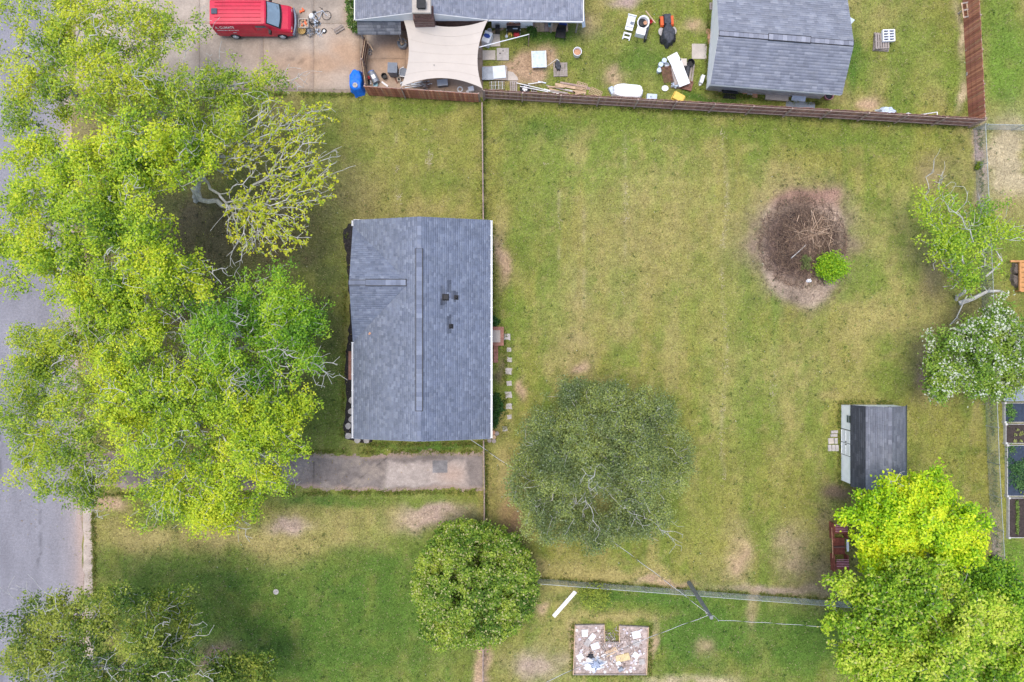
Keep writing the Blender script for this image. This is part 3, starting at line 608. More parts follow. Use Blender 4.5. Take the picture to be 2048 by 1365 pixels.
wy = lambda py: W(0, py, .9).y - SO.y
for a, b in ((861, 886), (887, 911)):
    d = shed_face(wy(a), wy(b), .12, 1.46, .035).build('door', M_white, shed)
    for zz in (.2, .8, 1.38): MB().box(-swid / 2 + .008, (wy(a) + wy(b)) / 2, zz, .02, abs(wy(b) - wy(a)) * .9, .05).build('door_batten', M_siding, d)
    MB().box(-swid / 2 - .0, wy(886.5) + (.1 if a == 861 else -.1), .85, .04, .05, .16).build('handle', M_black, d)
for a in (860, 886.5, 911.5): shed_face(wy(a) - .02, wy(a) + .02, .1, 1.5, .012).build('door_seam', M_black, shed)
wn = shed_face(wy(829), wy(846), .95, 1.52, .04).build('window', M_white, shed)
for z0, z1 in ((.99, 1.20), (1.26, 1.48)): MB().box(-swid / 2 + .004, wy(837.5), (z0 + z1) / 2, .02, .50, z1 - z0).build('pane', M_glass, wn)
for i, (x, y, w, h, a) in enumerate([(1668, 864, 14, 6, 4), (1667, 871, 14, 6, 2), (1661, 882, 11, 12, 5), (1671, 882, 7, 12, 0), (1658.5, 896, 7, 13, 2), (1666, 896, 7, 13, 0), (1673, 896, 7, 13, 0)]):
    one('paver', ['upper white-grey paver nearest the shed window', 'second long grey paver at the shed door', 'square tan paver, largest of the shed step', 'small grey paver beside the square tan one at the shed', 'outer upright paver of the lower row at the shed', 'middle paver of the lower row at the shed', 'inner paver of the lower row against the shed'][i], 'paver', MB().box(0, 0, .05, w * S - .02, h * S - .02, .1), M_stone if i != 2 else M_conc, W(x, y), a, 'pavers at the shed door')

# ------------------------------------------------------------------ fences
def wood_fence(name, label, A, B, h, pside, span, colset, rails=(.3, .95, 1.6), posts=True, cap=False, pw=.145, seed=1):
    """A, B: photo pixels of the top ends; pickets nailed on side pside (+1 = left of A->B)"""
    a = G(*A, h); b = G(*B, h); d = b - a; Lf = d.length; ang = math.degrees(math.atan2(d.y, d.x)); r = random.Random(seed)
    f = thing(name, label, 'fence', a, ang)
    n = max(1, round(Lf / span))
    for i in range(n + 1):
        x = i * Lf / n; MB().box(x, 0, (h - .06) / 2, .10, .10, h - .06).build('post', M_rail, f)
    for i in range(n):
        for z in rails: MB().box((i + .5) * Lf / n, pside * .055 * .6 + (-pside) * 0, z, Lf / n - .09, .045, .09).build('rail', M_rail, f)
    k = int(Lf / pw); me = {}
    for i in range(k):
        key = (r.randrange(6), r.randrange(3))
        if key not in me:
            hh = h - .03 * key[1]; m = MB().box(0, 0, hh / 2, pw - .012, .02, hh); c = np.array(colset[key[0] % len(colset)]) * 1.5 * (1 - .08 * key[1])
            tmp = m.build('picket', M_picket); mm = tmp.data; bpy.data.objects.remove(tmp)
            at = mm.color_attributes.new('col', 'FLOAT_COLOR', 'POINT'); at.data.foreach_set('color', np.tile(np.append(c, 1), len(mm.vertices)).astype(np.float32)); me[key] = mm
        o = link('picket', me[key], M_picket, f); o.location = ((i + .5) * pw, pside * .085, 0); o.rotation_euler = (rad(r.uniform(-.6, .6)), rad(r.uniform(-.5, .5)), 0)
    if cap: MB().box(Lf / 2, 0, h + .02, Lf, .14, .035).build('cap_rail', M_rail, f)
    return f
BR = [(.22, .115, .092), (.26, .135, .105), (.19, .10, .082), (.25, .14, .115), (.29, .155, .12), (.21, .11, .09)]
BRO = [(.26, .105, .066), (.31, .13, .08), (.23, .09, .06), (.29, .14, .09), (.34, .15, .09), (.25, .10, .07)]
wood_fence('wooden_fence', 'long brown picket fence with rails facing the central back yard', (968, 181), (1972, 239), 1.83, 1, 2.62, BR, seed=2)
wood_fence('wooden_fence', 'solid red-brown board fence running up the right edge of the neighbouring yard', (1960, -40), (1974, 236), 1.75, -1, 2.6, BRO, seed=3)
wood_fence('wooden_fence', 'red-brown board fence along the lower side of the cluttered patio', (728, 171), (957, 186), 1.7, -1, 2.4, BRO, seed=4)
# wavy old gate panel on the left of the patio
gt = thing('gate', 'sagging brown wooden gate at the left end of the patio', 'gate', G(724, 120, 1.5)); a0 = G(728, 73, 1.6) - gt.location; a1 = G(721, 118, 1.6) - gt.location; a2 = G(728, 168, 1.6) - gt.location
for q0, q1 in ((a0, a1), (a1, a2)):
    d = q1 - q0; ang = math.degrees(math.atan2(d.y, d.x)); n = int(d.length / .14)
    for i in range(n):
        p = q0 + d * ((i + .5) / n); MB().box(p.x, p.y, .77, .13, .02, 1.5 + .06 * math.sin(i), rz=ang).build('picket', M_woodbr, gt)
    for z in (.35, .9, 1.4): MB().box((q0.x + q1.x) / 2 + .06, (q0.y + q1.y) / 2, z, d.length, .04, .09, rz=ang).build('rail', M_wood, gt)
    MB().box(q1.x + .06, q1.y, .8, .09, .09, 1.6).build('post', M_rail, gt)
MB().box(a0.x + .25, a0.y - .25, .8, 1.75, .05, .10, rz=-62, ry=-38).build('brace', M_wood, gt)

def chain_fence(name, label, pts, h, post_mat, span=2.6, pitch=.085, wire=.0035, rail=True, rail_mat=None, rail_r=.021):
    P = [G(*p, h) for p in pts]; f = thing(name, label, 'fence', P[0]); o0 = P[0]
    for a, b in zip(P[:-1], P[1:]):
        d = b - a; Lf = d.length; un = d.normalized(); n = max(1, round(Lf / span))
        for i in range(n + 1):
            p = a + un * (i * Lf / n) - o0; MB().tube((p.x, p.y, 0), (p.x, p.y, h + .03), .033, .033, 8).lathe([(.04, h + .03), (.03, h + .07), (.005, h + .08)], 8, (p.x, p.y, 0)).build('post', post_mat, f)
        q0 = a - o0; q1 = b - o0
        if rail: MB().tube((q0.x, q0.y, h), (q1.x, q1.y, h), rail_r, rail_r, 6).build('top_rail', rail_mat or M_galv, f)
        V = []; Q = []
        side = Vector((-un.y, un.x, 0))
        k = int((Lf + h) / pitch)
        for s_ in (1, -1):
            for i in range(k):
                t0 = -h + i * pitch if s_ > 0 else i * pitch
                e0, e1 = t0, t0 + s_ * h; z0, z1 = .03, h - .01
                def clip(e, o_e, zz, oz):
                    if e < 0: return 0, zz + (oz - zz) * (0 - e) / (o_e - e)
                    if e > Lf: return Lf, zz + (oz - zz) * (Lf - e) / (o_e - e)
                    return e, zz
                if max(e0, e1) <= 0 or min(e0, e1) >= Lf: continue
                c0 = clip(e0, e1, z0, z1); c1 = clip(e1, e0, z1, z0)
                A_ = q0 + un * c0[0] + side * (.003 * s_) + Vector((0, 0, c0[1])); B_ = q0 + un * c1[0] + side * (.003 * s_) + Vector((0, 0, c1[1]))
                w = wire; b0 = len(V); up = (B_ - A_).cross(side).normalized() * w
                V += [A_ - side * w, A_ + side * w, B_ + side * w, B_ - side * w, A_ - up, A_ + up, B_ + up, B_ - up]; Q += [(b0, b0 + 1, b0 + 2, b0 + 3), (b0 + 4, b0 + 5, b0 + 6, b0 + 7)]
        m = link('wire_mesh', np_mesh('wire_mesh', np.array([tuple(v) for v in V]), np.array(Q)), M_galv, f); m['kind'] = 'stuff'
    return f
chain_fence('chain_link_fence', 'galvanised wire mesh fence down the right side of the back yard', [(1971, 248), (1986, 560), (1999, 930), (2010, 1130), (2022, 1420)], 1.25, M_galv)
chain_fence('chain_link_fence', 'short wire mesh fence leaving the wooden fence corner to the right', [(1976, 249), (2120, 252)], 1.2, M_galv)
chain_fence('chain_link_fence', 'wire mesh fence along the lower edge of the back yard', [(1060, 1167), (1680, 1214), (1950, 1232)], 1.15, M_galv)
chain_fence('chain_link_fence', 'wire mesh fence from the patio corner down to the house', [(964, 206), (966.5, 444)], 1.2, M_rail, span=2.1, rail_mat=M_rail, rail_r=.045)
chain_fence('chain_link_fence', 'wire mesh fence with brown posts across the end of the old driveway', [(967, 882), (968.5, 988), (968, 1135), (965, 1400)], 1.2, M_rail, span=2.0, rail_mat=M_rail, rail_r=.04)

# ------------------------------------------------------------------ utility pole and wires
pb = W(1378, 1166); pt_ = W(1423, 1236, 6.5)
pole = thing('utility_pole', 'weathered grey utility pole by the lower wire fence', 'pole', pb)
pv = pt_ - pb; MB().tube((0, 0, 0), pv, .155, .115, 14).build('shaft', M_pole, pole)
MB().tube(pv * .93, pv * .93 + Vector((.28, -.05, .06)), .03, .02, 6).tube(pv * .93 + Vector((.28, -.05, .06)), pv * .99 + Vector((.42, -.15, .1)), .02, .02, 6).tube(pv * .99 + Vector((.42, -.15, .1)), pv * .985 + Vector((.46, -.24, .02)), .02, .035, 6).build('wire_bracket', M_galv, pole)
MB().tube(pv * .9, pv * .9 + Vector((-.22, .05, 0)), .04, .03, 8).tube(pv * .9, pv * .9 + Vector((-.15, -.14, 0)), .04, .03, 8).build('insulator', M_stone, pole)
def cable(label, A, B, sag, tw=.55):
    n = max(8, int((B - A).length / .14)); mid = A.lerp(B, .5); d = (B - A).normalized(); s_ = d.cross(Vector((0, 0, 1))).normalized(); up = s_.cross(d)
    t = thing('power_cable', label, 'cable', A)
    for ph, nm, m in ((0, 'bare_strand', M_white), (math.pi, 'black_strand', M_black)):
        V = []; Q = []; k = 4
        for i in range(n + 1):
            f = i / n; c = A.lerp(B, f) + Vector((0, 0, -sag * 4 * f * (1 - f))) - A; an = ph + f * (B - A).length / tw * math.pi
            c = c + (s_ * math.cos(an) + up * math.sin(an)) * .013
            for j in range(k):
                b = 2 * math.pi * j / k; V.append(tuple(c + (s_ * math.cos(b) + up * math.sin(b)) * .0105))
        for i in range(n):
            for j in range(k): Q.append((i * k + j, i * k + (j + 1) % k, (i + 1) * k + (j + 1) % k, (i + 1) * k + j))
        link(nm, np_mesh(nm, np.array(V), np.array(Q)), m, t)
ptop = pb + pv * .93
cable('twisted service cable from the pole across the grey-green tree to the house', ptop, W(938, 877, 3.0), .9, 1.0)
cable('twisted cable leaving the pole to the lower left over the debris bed', ptop, W(1085, 1368, 6.2), .3, 1.0)
cable('twisted cable leaving the pole to the right into the big maple', pb + pv * .96 + Vector((.46, -.24, .02)), W(2100, 1300, 7.2), .5, 1.0)

# ------------------------------------------------------------------ trees
def leaf_mesh(c, size, cols, up=.6, rg=rng, wid=.62):
    n = len(c); nv = rg.normal(size=(n, 3)); nv[:, 2] = np.abs(nv[:, 2]) + up; nv /= np.linalg.norm(nv, axis=1)[:, None]
    a = rg.normal(size=(n, 3)); a -= nv * (a * nv).sum(1)[:, None]; a /= np.linalg.norm(a, axis=1)[:, None]; b = np.cross(nv, a)
    s_ = (size * rg.uniform(.65, 1.3, n))[:, None]
    fold = nv * s_ * rg.uniform(-.05, .22, n)[:, None]
    V = np.stack([c - a * s_ * .5, c + b * s_ * wid * .5 + fold + a * s_ * .05, c + a * s_ * .5 - nv * s_ * .1, c - b * s_ * wid * .5 + fold + a * s_ * .05], 1).reshape(-1, 3)
    return V, np.arange(4 * n).reshape(-1, 4), np.repeat(cols, 4, axis=0)
def skeleton(root, trunk, pts, rg, bf=.35, jit=.18):
    """grow a branch graph: every point joins the node that costs least in wire and path"""
    cap = 64 + len(trunk) + len(pts) * 24; P = np.zeros((cap, 3)); par = np.full(cap, -1); pl = np.zeros(cap); P[0] = root; n = 1
    def addn(p, j):
        nonlocal n
        P[n] = p; par[n] = j; pl[n] = pl[j] + np.linalg.norm(P[n] - P[j]); n += 1; return n - 1
    j = 0
    for t in trunk: j = addn(t, j)
    start = max(1, len(trunk) - 2); top = P[n - 1]; order = np.argsort(np.linalg.norm(pts - top, axis=1)); tips = np.zeros(len(pts), int)
    for q in order:
        p = pts[q]; dv = p - P[start:n]; cost = np.sqrt((dv * dv).sum(1)) + bf * pl[start:n] + .6 * np.clip(-dv[:, 2], 0, None)
        j = start + int(np.argmin(cost)); base = P[j].copy(); d0 = float(np.linalg.norm(p - base)); k = min(20, int(d0 / .6))
        for i in range(k):
            f = (i + 1) / (k + 1); m = base + (p - base) * f + rg.normal(size=3) * jit * min(1, d0 * .3); m[2] += .10 * d0 * math.sin(math.pi * f); j = addn(m, j)
        tips[q] = addn(p, j)
    return P[:n].copy(), par[:n].copy(), tips
def branch_mesh(P, par, tip_r, expo, maxr, k=5):
    n = len(P); cnt = np.zeros(n); has = np.zeros(n, bool); has[par[par >= 0]] = True; cnt[~has] = 1
    for i in range(n - 1, 0, -1): cnt[par[i]] += cnt[i]
    r = np.minimum(tip_r * np.maximum(cnt, 1) ** expo, maxr); i = np.arange(1, n); p = par[1:]
    A = P[p]; B = P[i]; d = B - A; ln = np.linalg.norm(d, axis=1); ok = ln > 1e-5; A, B, d, i, p = A[ok], B[ok], d[ok] / ln[ok][:, None], i[ok], p[ok]
    ref = np.where(np.abs(d[:, 2:3]) < .9, np.array([[0, 0, 1.]]), np.array([[1., 0, 0]])); a = np.cross(d, ref); a /= np.linalg.norm(a, axis=1)[:, None]; b = np.cross(d, a)
    r1 = r[i]; r0 = np.minimum(r[p], r1 * 1.35 + .004); t = 2 * np.pi * np.arange(k) / k
    ring = a[:, None] * np.cos(t)[None, :, None] + b[:, None] * np.sin(t)[None, :, None]
    V = np.concatenate([A[:, None] - d[:, None] * r0[:, None, None] * .3 + ring * r0[:, None, None], B[:, None] + ring * r1[:, None, None]], 1).reshape(-1, 3)
    base = (np.arange(len(A)) * 2 * k)[:, None]; j = np.arange(k); j2 = (j + 1) % k
    Q = np.stack([base + j, base + j2, base + k + j2, base + k + j], -1).reshape(-1, 4); return V, Q
def tree(name, label, cat, base, th, blobs, leaves, size, pal, bark=M_barkp, bare=.12, tuft=6, sig=.26, seed=1, tip_r=.0105, expo=.45, maxr=.26, bf=.3, npts=1.0, tipcol=None, up=1.35, group=None, lean=None, lump=1.0, shell=.42, blossom=None, hollow=None):
    """base: photo pixel of the trunk foot; blobs: (px, py, z, rpx, rpy, rz metres, points)"""
    rg = np.random.default_rng(seed); b0 = W(*base); t = thing(name, label, cat, b0, 0, group); pts = []; lf = []
    for px, py, z, rx, ry, rz, n in blobs:
        n = int(n * npts); c = W(px, py, z); kx = S * (1 - z / H); q = rg.normal(size=(n, 3)); q /= np.linalg.norm(q, axis=1)[:, None]; q *= (rg.random(n) ** shell)[:, None]
        q[:, 2] = np.where(q[:, 2] < -.3, q[:, 2] * .5, q[:, 2])
        sub = max(3, n // 8); q = q[rg.integers(sub, size=n)] if lump >= .5 else q
        w = np.array(c)[None] + q * np.array((rx * kx, ry * kx, rz)) + (rg.normal(size=(n, 3)) * np.array((.42, .42, .28)) * lump if lump else 0); pts.append(w); lf.append(rg.random(n) > bare)
    pts = np.concatenate(pts); lf = np.concatenate(lf)
    if hollow:                                                     # boughs with hollows between them
        hn = .5 * vnoise(pts[:, 0] + pts[:, 2] * .4, pts[:, 1] - pts[:, 2] * .3, hollow[0], seed + 300) + .5 * vnoise(pts[:, 0], pts[:, 1], hollow[0] * 2.3, seed + 301)
        k = hn > hollow[1]; pts = pts[k]; lf = lf[k]; pts[:, 2] += (hn[k] - .6) * hollow[2]
    # tufts of bare grey twigs sticking out of the crown
    bt = []
    for i in range(tuft):
        c = pts[rg.integers(len(pts))]; cen = pts.mean(0); dr_ = c - cen; dr_[2] = abs(dr_[2]) + .5; dr_ /= np.linalg.norm(dr_)
        bt.append(c + dr_ * rg.uniform(.3, 1.6, 26)[:, None] + rg.normal(size=(26, 3)) * .42)
    if bt: bt = np.concatenate(bt); pts = np.concatenate([pts, bt]); lf = np.concatenate([lf, np.zeros(len(bt), bool)])
    pts[:, 2] = np.maximum(pts[:, 2], .5)
    b = np.array(b0); cen = pts.mean(0); ln = np.array(lean) if lean is not None else (cen - b) * .22
    tr = [b + np.array((ln[0] * f, ln[1] * f, th * f)) + rg.normal(size=3) * .06 for f in (.2, .4, .6, .8, 1.0)]
    P, par, tips = skeleton(b, tr, pts - 0, rg, bf)
    V, Q = branch_mesh(P - b, par, tip_r, expo, maxr); link('trunk', np_mesh('trunk', V, Q, smooth=True), bark, t)
    lc = P[tips[lf]]; n = len(lc); per = leaves
    ci = np.repeat(np.arange(n), per); off = rg.normal(size=(len(ci), 3)) * np.array((sig, sig, sig * .55)); pos = lc[ci] + off
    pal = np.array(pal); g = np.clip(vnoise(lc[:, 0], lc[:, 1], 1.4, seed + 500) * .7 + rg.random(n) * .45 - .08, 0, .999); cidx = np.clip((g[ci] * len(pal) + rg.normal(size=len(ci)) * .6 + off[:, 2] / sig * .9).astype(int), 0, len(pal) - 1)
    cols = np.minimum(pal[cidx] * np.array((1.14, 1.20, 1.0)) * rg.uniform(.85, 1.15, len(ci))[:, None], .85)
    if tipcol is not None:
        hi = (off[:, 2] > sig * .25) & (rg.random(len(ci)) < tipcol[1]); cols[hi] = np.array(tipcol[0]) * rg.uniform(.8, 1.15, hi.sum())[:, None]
    if blossom is not None:
        bl = (rg.random(n) < blossom[1])[ci] & (off[:, 2] > -sig * .2) & (rg.random(len(ci)) < .6); cols[bl] = np.array(blossom[0]) * rg.uniform(.8, 1.1, bl.sum())[:, None]
    V, Q, cc = leaf_mesh(pos - b, size, cols, up, rg); cr = link('crown', np_mesh('crown', V, Q, cc), M_leaf, t); cr['kind'] = 'stuff'; return t
YG = [(.12, .22, .018), (.29, .41, .026), (.38, .48, .03), (.48, .55, .034), (.60, .60, .042)]
YG2 = [(.10, .18, .02), (.22, .32, .03), (.31, .40, .034), (.42, .48, .038), (.55, .55, .045)]
GR = [(.065, .17, .015), (.14, .29, .02), (.20, .37, .025), (.28, .44, .03), (.40, .52, .035)]
OL = [(.045, .095, .012), (.09, .155, .02), (.14, .21, .027), (.21, .26, .04), (.34, .36, .065)]
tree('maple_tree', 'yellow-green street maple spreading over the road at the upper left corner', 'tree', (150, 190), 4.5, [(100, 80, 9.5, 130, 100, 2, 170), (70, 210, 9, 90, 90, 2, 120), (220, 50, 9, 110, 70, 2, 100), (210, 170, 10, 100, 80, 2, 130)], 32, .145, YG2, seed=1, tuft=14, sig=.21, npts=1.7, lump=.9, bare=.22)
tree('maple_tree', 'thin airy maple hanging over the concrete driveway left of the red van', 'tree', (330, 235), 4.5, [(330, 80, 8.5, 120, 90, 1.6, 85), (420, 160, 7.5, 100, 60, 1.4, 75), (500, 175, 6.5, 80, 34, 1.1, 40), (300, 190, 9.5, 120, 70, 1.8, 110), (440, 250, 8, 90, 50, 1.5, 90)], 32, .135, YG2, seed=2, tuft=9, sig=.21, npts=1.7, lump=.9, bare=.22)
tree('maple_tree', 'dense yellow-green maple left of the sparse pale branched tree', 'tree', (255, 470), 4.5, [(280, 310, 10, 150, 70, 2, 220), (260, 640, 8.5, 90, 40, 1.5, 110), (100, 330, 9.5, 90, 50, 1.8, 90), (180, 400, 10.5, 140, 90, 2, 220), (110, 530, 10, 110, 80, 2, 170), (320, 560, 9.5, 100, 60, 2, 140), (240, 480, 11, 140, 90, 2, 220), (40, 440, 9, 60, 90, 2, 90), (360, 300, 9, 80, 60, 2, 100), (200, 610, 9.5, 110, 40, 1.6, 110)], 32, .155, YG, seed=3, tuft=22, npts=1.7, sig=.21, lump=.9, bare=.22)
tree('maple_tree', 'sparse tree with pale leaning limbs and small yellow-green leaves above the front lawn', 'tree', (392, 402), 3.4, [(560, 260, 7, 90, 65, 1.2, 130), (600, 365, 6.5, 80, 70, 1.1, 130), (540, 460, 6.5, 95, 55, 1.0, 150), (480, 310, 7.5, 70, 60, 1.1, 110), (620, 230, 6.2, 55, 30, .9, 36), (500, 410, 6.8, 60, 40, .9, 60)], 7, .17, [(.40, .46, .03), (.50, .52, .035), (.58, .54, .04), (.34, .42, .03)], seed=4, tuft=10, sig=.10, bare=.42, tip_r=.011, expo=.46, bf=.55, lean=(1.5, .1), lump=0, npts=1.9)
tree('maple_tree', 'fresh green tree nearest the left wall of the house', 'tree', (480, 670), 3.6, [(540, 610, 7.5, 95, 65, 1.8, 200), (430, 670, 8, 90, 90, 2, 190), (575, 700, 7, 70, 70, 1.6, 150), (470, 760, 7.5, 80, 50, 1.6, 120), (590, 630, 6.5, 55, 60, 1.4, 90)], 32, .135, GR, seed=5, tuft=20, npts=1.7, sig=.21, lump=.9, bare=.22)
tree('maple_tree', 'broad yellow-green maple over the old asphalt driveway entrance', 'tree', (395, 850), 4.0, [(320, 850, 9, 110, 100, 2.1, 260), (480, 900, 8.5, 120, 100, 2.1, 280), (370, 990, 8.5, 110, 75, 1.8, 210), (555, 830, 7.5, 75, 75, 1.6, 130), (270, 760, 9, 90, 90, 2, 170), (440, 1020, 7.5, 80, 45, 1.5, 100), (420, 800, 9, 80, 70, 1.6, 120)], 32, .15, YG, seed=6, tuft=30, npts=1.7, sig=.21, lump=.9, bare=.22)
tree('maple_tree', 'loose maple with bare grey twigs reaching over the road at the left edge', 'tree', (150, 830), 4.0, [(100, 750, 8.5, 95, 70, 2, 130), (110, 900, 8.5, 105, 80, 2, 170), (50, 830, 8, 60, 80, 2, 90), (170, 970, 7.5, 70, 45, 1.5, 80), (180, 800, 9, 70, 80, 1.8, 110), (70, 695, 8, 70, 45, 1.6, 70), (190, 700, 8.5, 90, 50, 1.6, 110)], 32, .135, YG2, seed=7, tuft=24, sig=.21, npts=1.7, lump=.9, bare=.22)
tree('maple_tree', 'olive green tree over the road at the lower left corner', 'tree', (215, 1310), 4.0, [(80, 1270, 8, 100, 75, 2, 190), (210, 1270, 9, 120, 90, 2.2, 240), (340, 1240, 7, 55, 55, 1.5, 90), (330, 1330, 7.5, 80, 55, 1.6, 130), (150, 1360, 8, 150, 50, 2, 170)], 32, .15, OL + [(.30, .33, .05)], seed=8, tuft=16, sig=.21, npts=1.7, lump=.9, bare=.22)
tree('tree', 'small leafy treetop cut by the lower edge beside the dark mulch patch', 'tree', (480, 1368), 2.0, [(450, 1350, 4.5, 60, 25, 1.2, 90), (515, 1352, 4, 40, 22, 1, 60)], 55, .16, OL, seed=9, tuft=1)
tree('holly_tree', 'dense round dark green evergreen with pale tips beside the lower fence', 'tree', (950, 1140), 1.2, [(948, 1172, 2.9, 122, 122, 2.2, 900), (930, 1090, 2.6, 70, 45, 1.6, 160), (1030, 1170, 2.4, 46, 70, 1.6, 130), (900, 1250, 2.4, 70, 45, 1.5, 120), (1010, 1110, 2.6, 50, 50, 1.6, 110)], 52, .16, [(.07, .15, .018), (.12, .21, .025), (.19, .29, .035), (.28, .37, .05), (.38, .44, .065)], bark=M_barkd, seed=10, tuft=0, bare=0, sig=.15, tipcol=((.58, .56, .25), .20), lump=.12, shell=.2, up=1.2, npts=1.5, hollow=(.7, .27, 1.3))
tree('olive_tree', 'large hazy grey-green tree in the back yard below the stepping stones', 'tree', (1185, 880), 1.8, [(1200, 930, 5.2, 130, 130, 1.8, 420), (1110, 870, 4.4, 70, 60, 1.3, 140), (1210, 800, 4.2, 50, 38, 1.1, 80), (1290, 830, 4.4, 60, 50, 1.3, 110), (1330, 920, 4.2, 66, 75, 1.3, 170), (1060, 960, 4, 48, 70, 1.2, 100), (1100, 1040, 4.2, 60, 50, 1.3, 100), (1200, 1060, 4.2, 75, 45, 1.3, 120), (1290, 1030, 4.3, 60, 50, 1.3, 110), (1150, 930, 5.6, 70, 60, 1, 130), (1150, 800, 4.4, 50, 40, 1.1, 90), (1250, 880, 5.4, 70, 60, 1, 120)], 44, .12, [(.10, .135, .05), (.15, .19, .072), (.22, .26, .115), (.26, .30, .075), (.37, .40, .15)], bark=M_barkp, seed=11, tuft=8, bare=.12, sig=.20, tipcol=((.38, .44, .30), .05), npts=1.7, lump=.25, shell=.3, up=1.1, tip_r=.009, hollow=(1.0, .20, 2.6))
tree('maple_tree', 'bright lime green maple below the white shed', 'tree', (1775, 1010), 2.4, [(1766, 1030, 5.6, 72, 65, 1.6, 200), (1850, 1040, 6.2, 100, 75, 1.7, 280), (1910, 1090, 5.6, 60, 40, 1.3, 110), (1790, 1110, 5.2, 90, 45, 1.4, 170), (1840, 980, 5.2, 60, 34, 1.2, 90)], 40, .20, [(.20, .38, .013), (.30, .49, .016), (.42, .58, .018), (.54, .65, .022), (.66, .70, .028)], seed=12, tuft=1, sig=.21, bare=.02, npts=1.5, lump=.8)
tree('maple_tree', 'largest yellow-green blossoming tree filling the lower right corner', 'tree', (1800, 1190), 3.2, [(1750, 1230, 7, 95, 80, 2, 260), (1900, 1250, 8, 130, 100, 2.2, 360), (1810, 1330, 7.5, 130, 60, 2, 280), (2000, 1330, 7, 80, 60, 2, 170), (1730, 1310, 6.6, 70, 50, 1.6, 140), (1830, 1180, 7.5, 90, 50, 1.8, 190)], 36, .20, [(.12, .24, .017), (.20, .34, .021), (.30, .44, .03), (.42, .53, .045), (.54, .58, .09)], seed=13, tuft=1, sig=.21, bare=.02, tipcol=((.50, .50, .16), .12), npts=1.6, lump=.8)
tree('tree', 'mid green tree behind the lime maple at the right edge', 'tree', (1930, 1130), 2.4, [(2005, 1210, 6, 55, 75, 1.8, 240), (1960, 1160, 5.6, 45, 34, 1.3, 90)], 60, .16, GR, seed=14, tuft=0, sig=.32, bare=.02)
tree('blossom_tree', 'white flowering tree overhanging the right wire fence', 'tree', (1945, 690), 1.6, [(1940, 745, 4.3, 80, 55, 1.4, 220), (1995, 660, 4.4, 60, 60, 1.4, 180), (1890, 760, 3.8, 46, 45, 1.1, 100), (2030, 730, 4.4, 50, 70, 1.4, 170), (1930, 690, 4, 60, 45, 1.2, 110)], 34, .16, [(.14, .24, .03), (.19, .31, .04), (.26, .36, .055), (.32, .40, .07)], bark=M_barkd, seed=15, tuft=2, sig=.2, blossom=((.76, .79, .64), .46), npts=1.5, lump=.8)
tree('tree', 'half dead light green tree with grey limbs at the right wire fence', 'tree', (1912, 600), 2.2, [(1905, 500, 4.2, 46, 46, 1.0, 60), (1935, 545, 3.6, 40, 34, .9, 45), (1955, 440, 4.6, 50, 44, 1.0, 50), (1880, 420, 4.4, 36, 30, .8, 22), (1920, 470, 4.6, 50, 40, 1, 55), (2000, 450, 4, 30, 30, .8, 14)], 40, .15, [(.14, .26, .025), (.21, .34, .03), (.31, .44, .036), (.42, .51, .042)], seed=16, tuft=9, sig=.27, bare=.22, tip_r=.011)
# fallen grey limbs under that tree
def limb(label, pxs, r, seed):
    rg = random.Random(seed); P = [W(x, y, z) for x, y, z in pxs]; mb = MB()
    for i in range(len(P) - 1): mb.tube(P[i], P[i + 1], r * (1 - .7 * i / len(P)), r * (1 - .7 * (i + 1) / len(P)), 6)
    for i in range(1, len(P)):
        for k in range(2): mb.tube(P[i], P[i] + Vector((rg.uniform(-.5, .5), rg.uniform(-.5, .5), rg.uniform(.1, .4))), r * .35, r * .1, 5)
    o = mb.build('fallen_limb', M_barkp, None, P[0]); o.location = P[0]; setp(o, label, 'branch')
limb('thick grey fallen limb lying above the white blossom tree', [(1918, 607, .1), (1945, 598, .35), (1975, 583, .6), (2002, 582, .9)], .17, 1)
limb('thin white dead branch poking into the lawn from the blossom tree', [(1934, 592, .6), (1925, 610, .5), (1913, 636, .35), (1899, 651, .12)], .05, 2)
limb('pale bent dead branch hanging over the right wire fence', [(1972, 553, 1.3), (1988, 540, 1.6), (2004, 522, 1.9), (1990, 498, 2.2)], .07, 3)

# ------------------------------------------------------------------ shrubs and plants
def bush(name, label, px, py, h, r, n, size, pal, sy=1.0, seed=1, cat='shrub', tipcol=None, group=None, up=1.3):
    rg = np.random.default_rng(seed); t = thing(name, label, cat, G(px, py, h * .6), 0, group)
    nc = max(6, n // 45); q = rg.normal(size=(nc, 3)); q /= np.linalg.norm(q, axis=1)[:, None]; q *= (rg.random(nc) ** .45)[:, None]
    cl = q * np.array((r * .85, r * .85 * sy, h * .42)) + np.array((0, 0, h * .52)); cl[:, 2] = np.maximum(cl[:, 2], .06)
    P, par, tips = skeleton(np.zeros(3), [np.array((0, 0, h * f)) for f in (.1, .2, .3)], cl, rg, .3, .05)
    V, Q = branch_mesh(P, par, .008, .4, .06); link('stem', np_mesh('stem', V, Q), M_barkd, t)
    ci = rg.integers(nc, size=n); pos = cl[ci] + rg.normal(size=(n, 3)) * r * .17; pos[:, 2] = np.maximum(pos[:, 2], .03); pal = np.array(pal)
    cols = pal[rg.integers(len(pal), size=n)] * rg.uniform(.75, 1.2, n)[:, None]
    if tipcol: k = rg.random(n) < tipcol[1]; cols[k] = tipcol[0]
    V, Q, cc = leaf_mesh(pos, size, cols, up, rg); o = link('foliage', np_mesh('foliage', V, Q, cc), M_leaf, t); o['kind'] = 'stuff'; return t
DG = [(.02, .075, .012), (.03, .10, .015), (.05, .13, .02)]
bush('shrub', 'dark green leafy shrub clump under the right gutter near the log rounds', 988, 818, .8, .62, 2600, .17, DG, 2.4, 1)
bush('shrub', 'small dark green shrub above the brick back landing', 988, 646, .7, .42, 900, .14, DG, 1.4, 2)
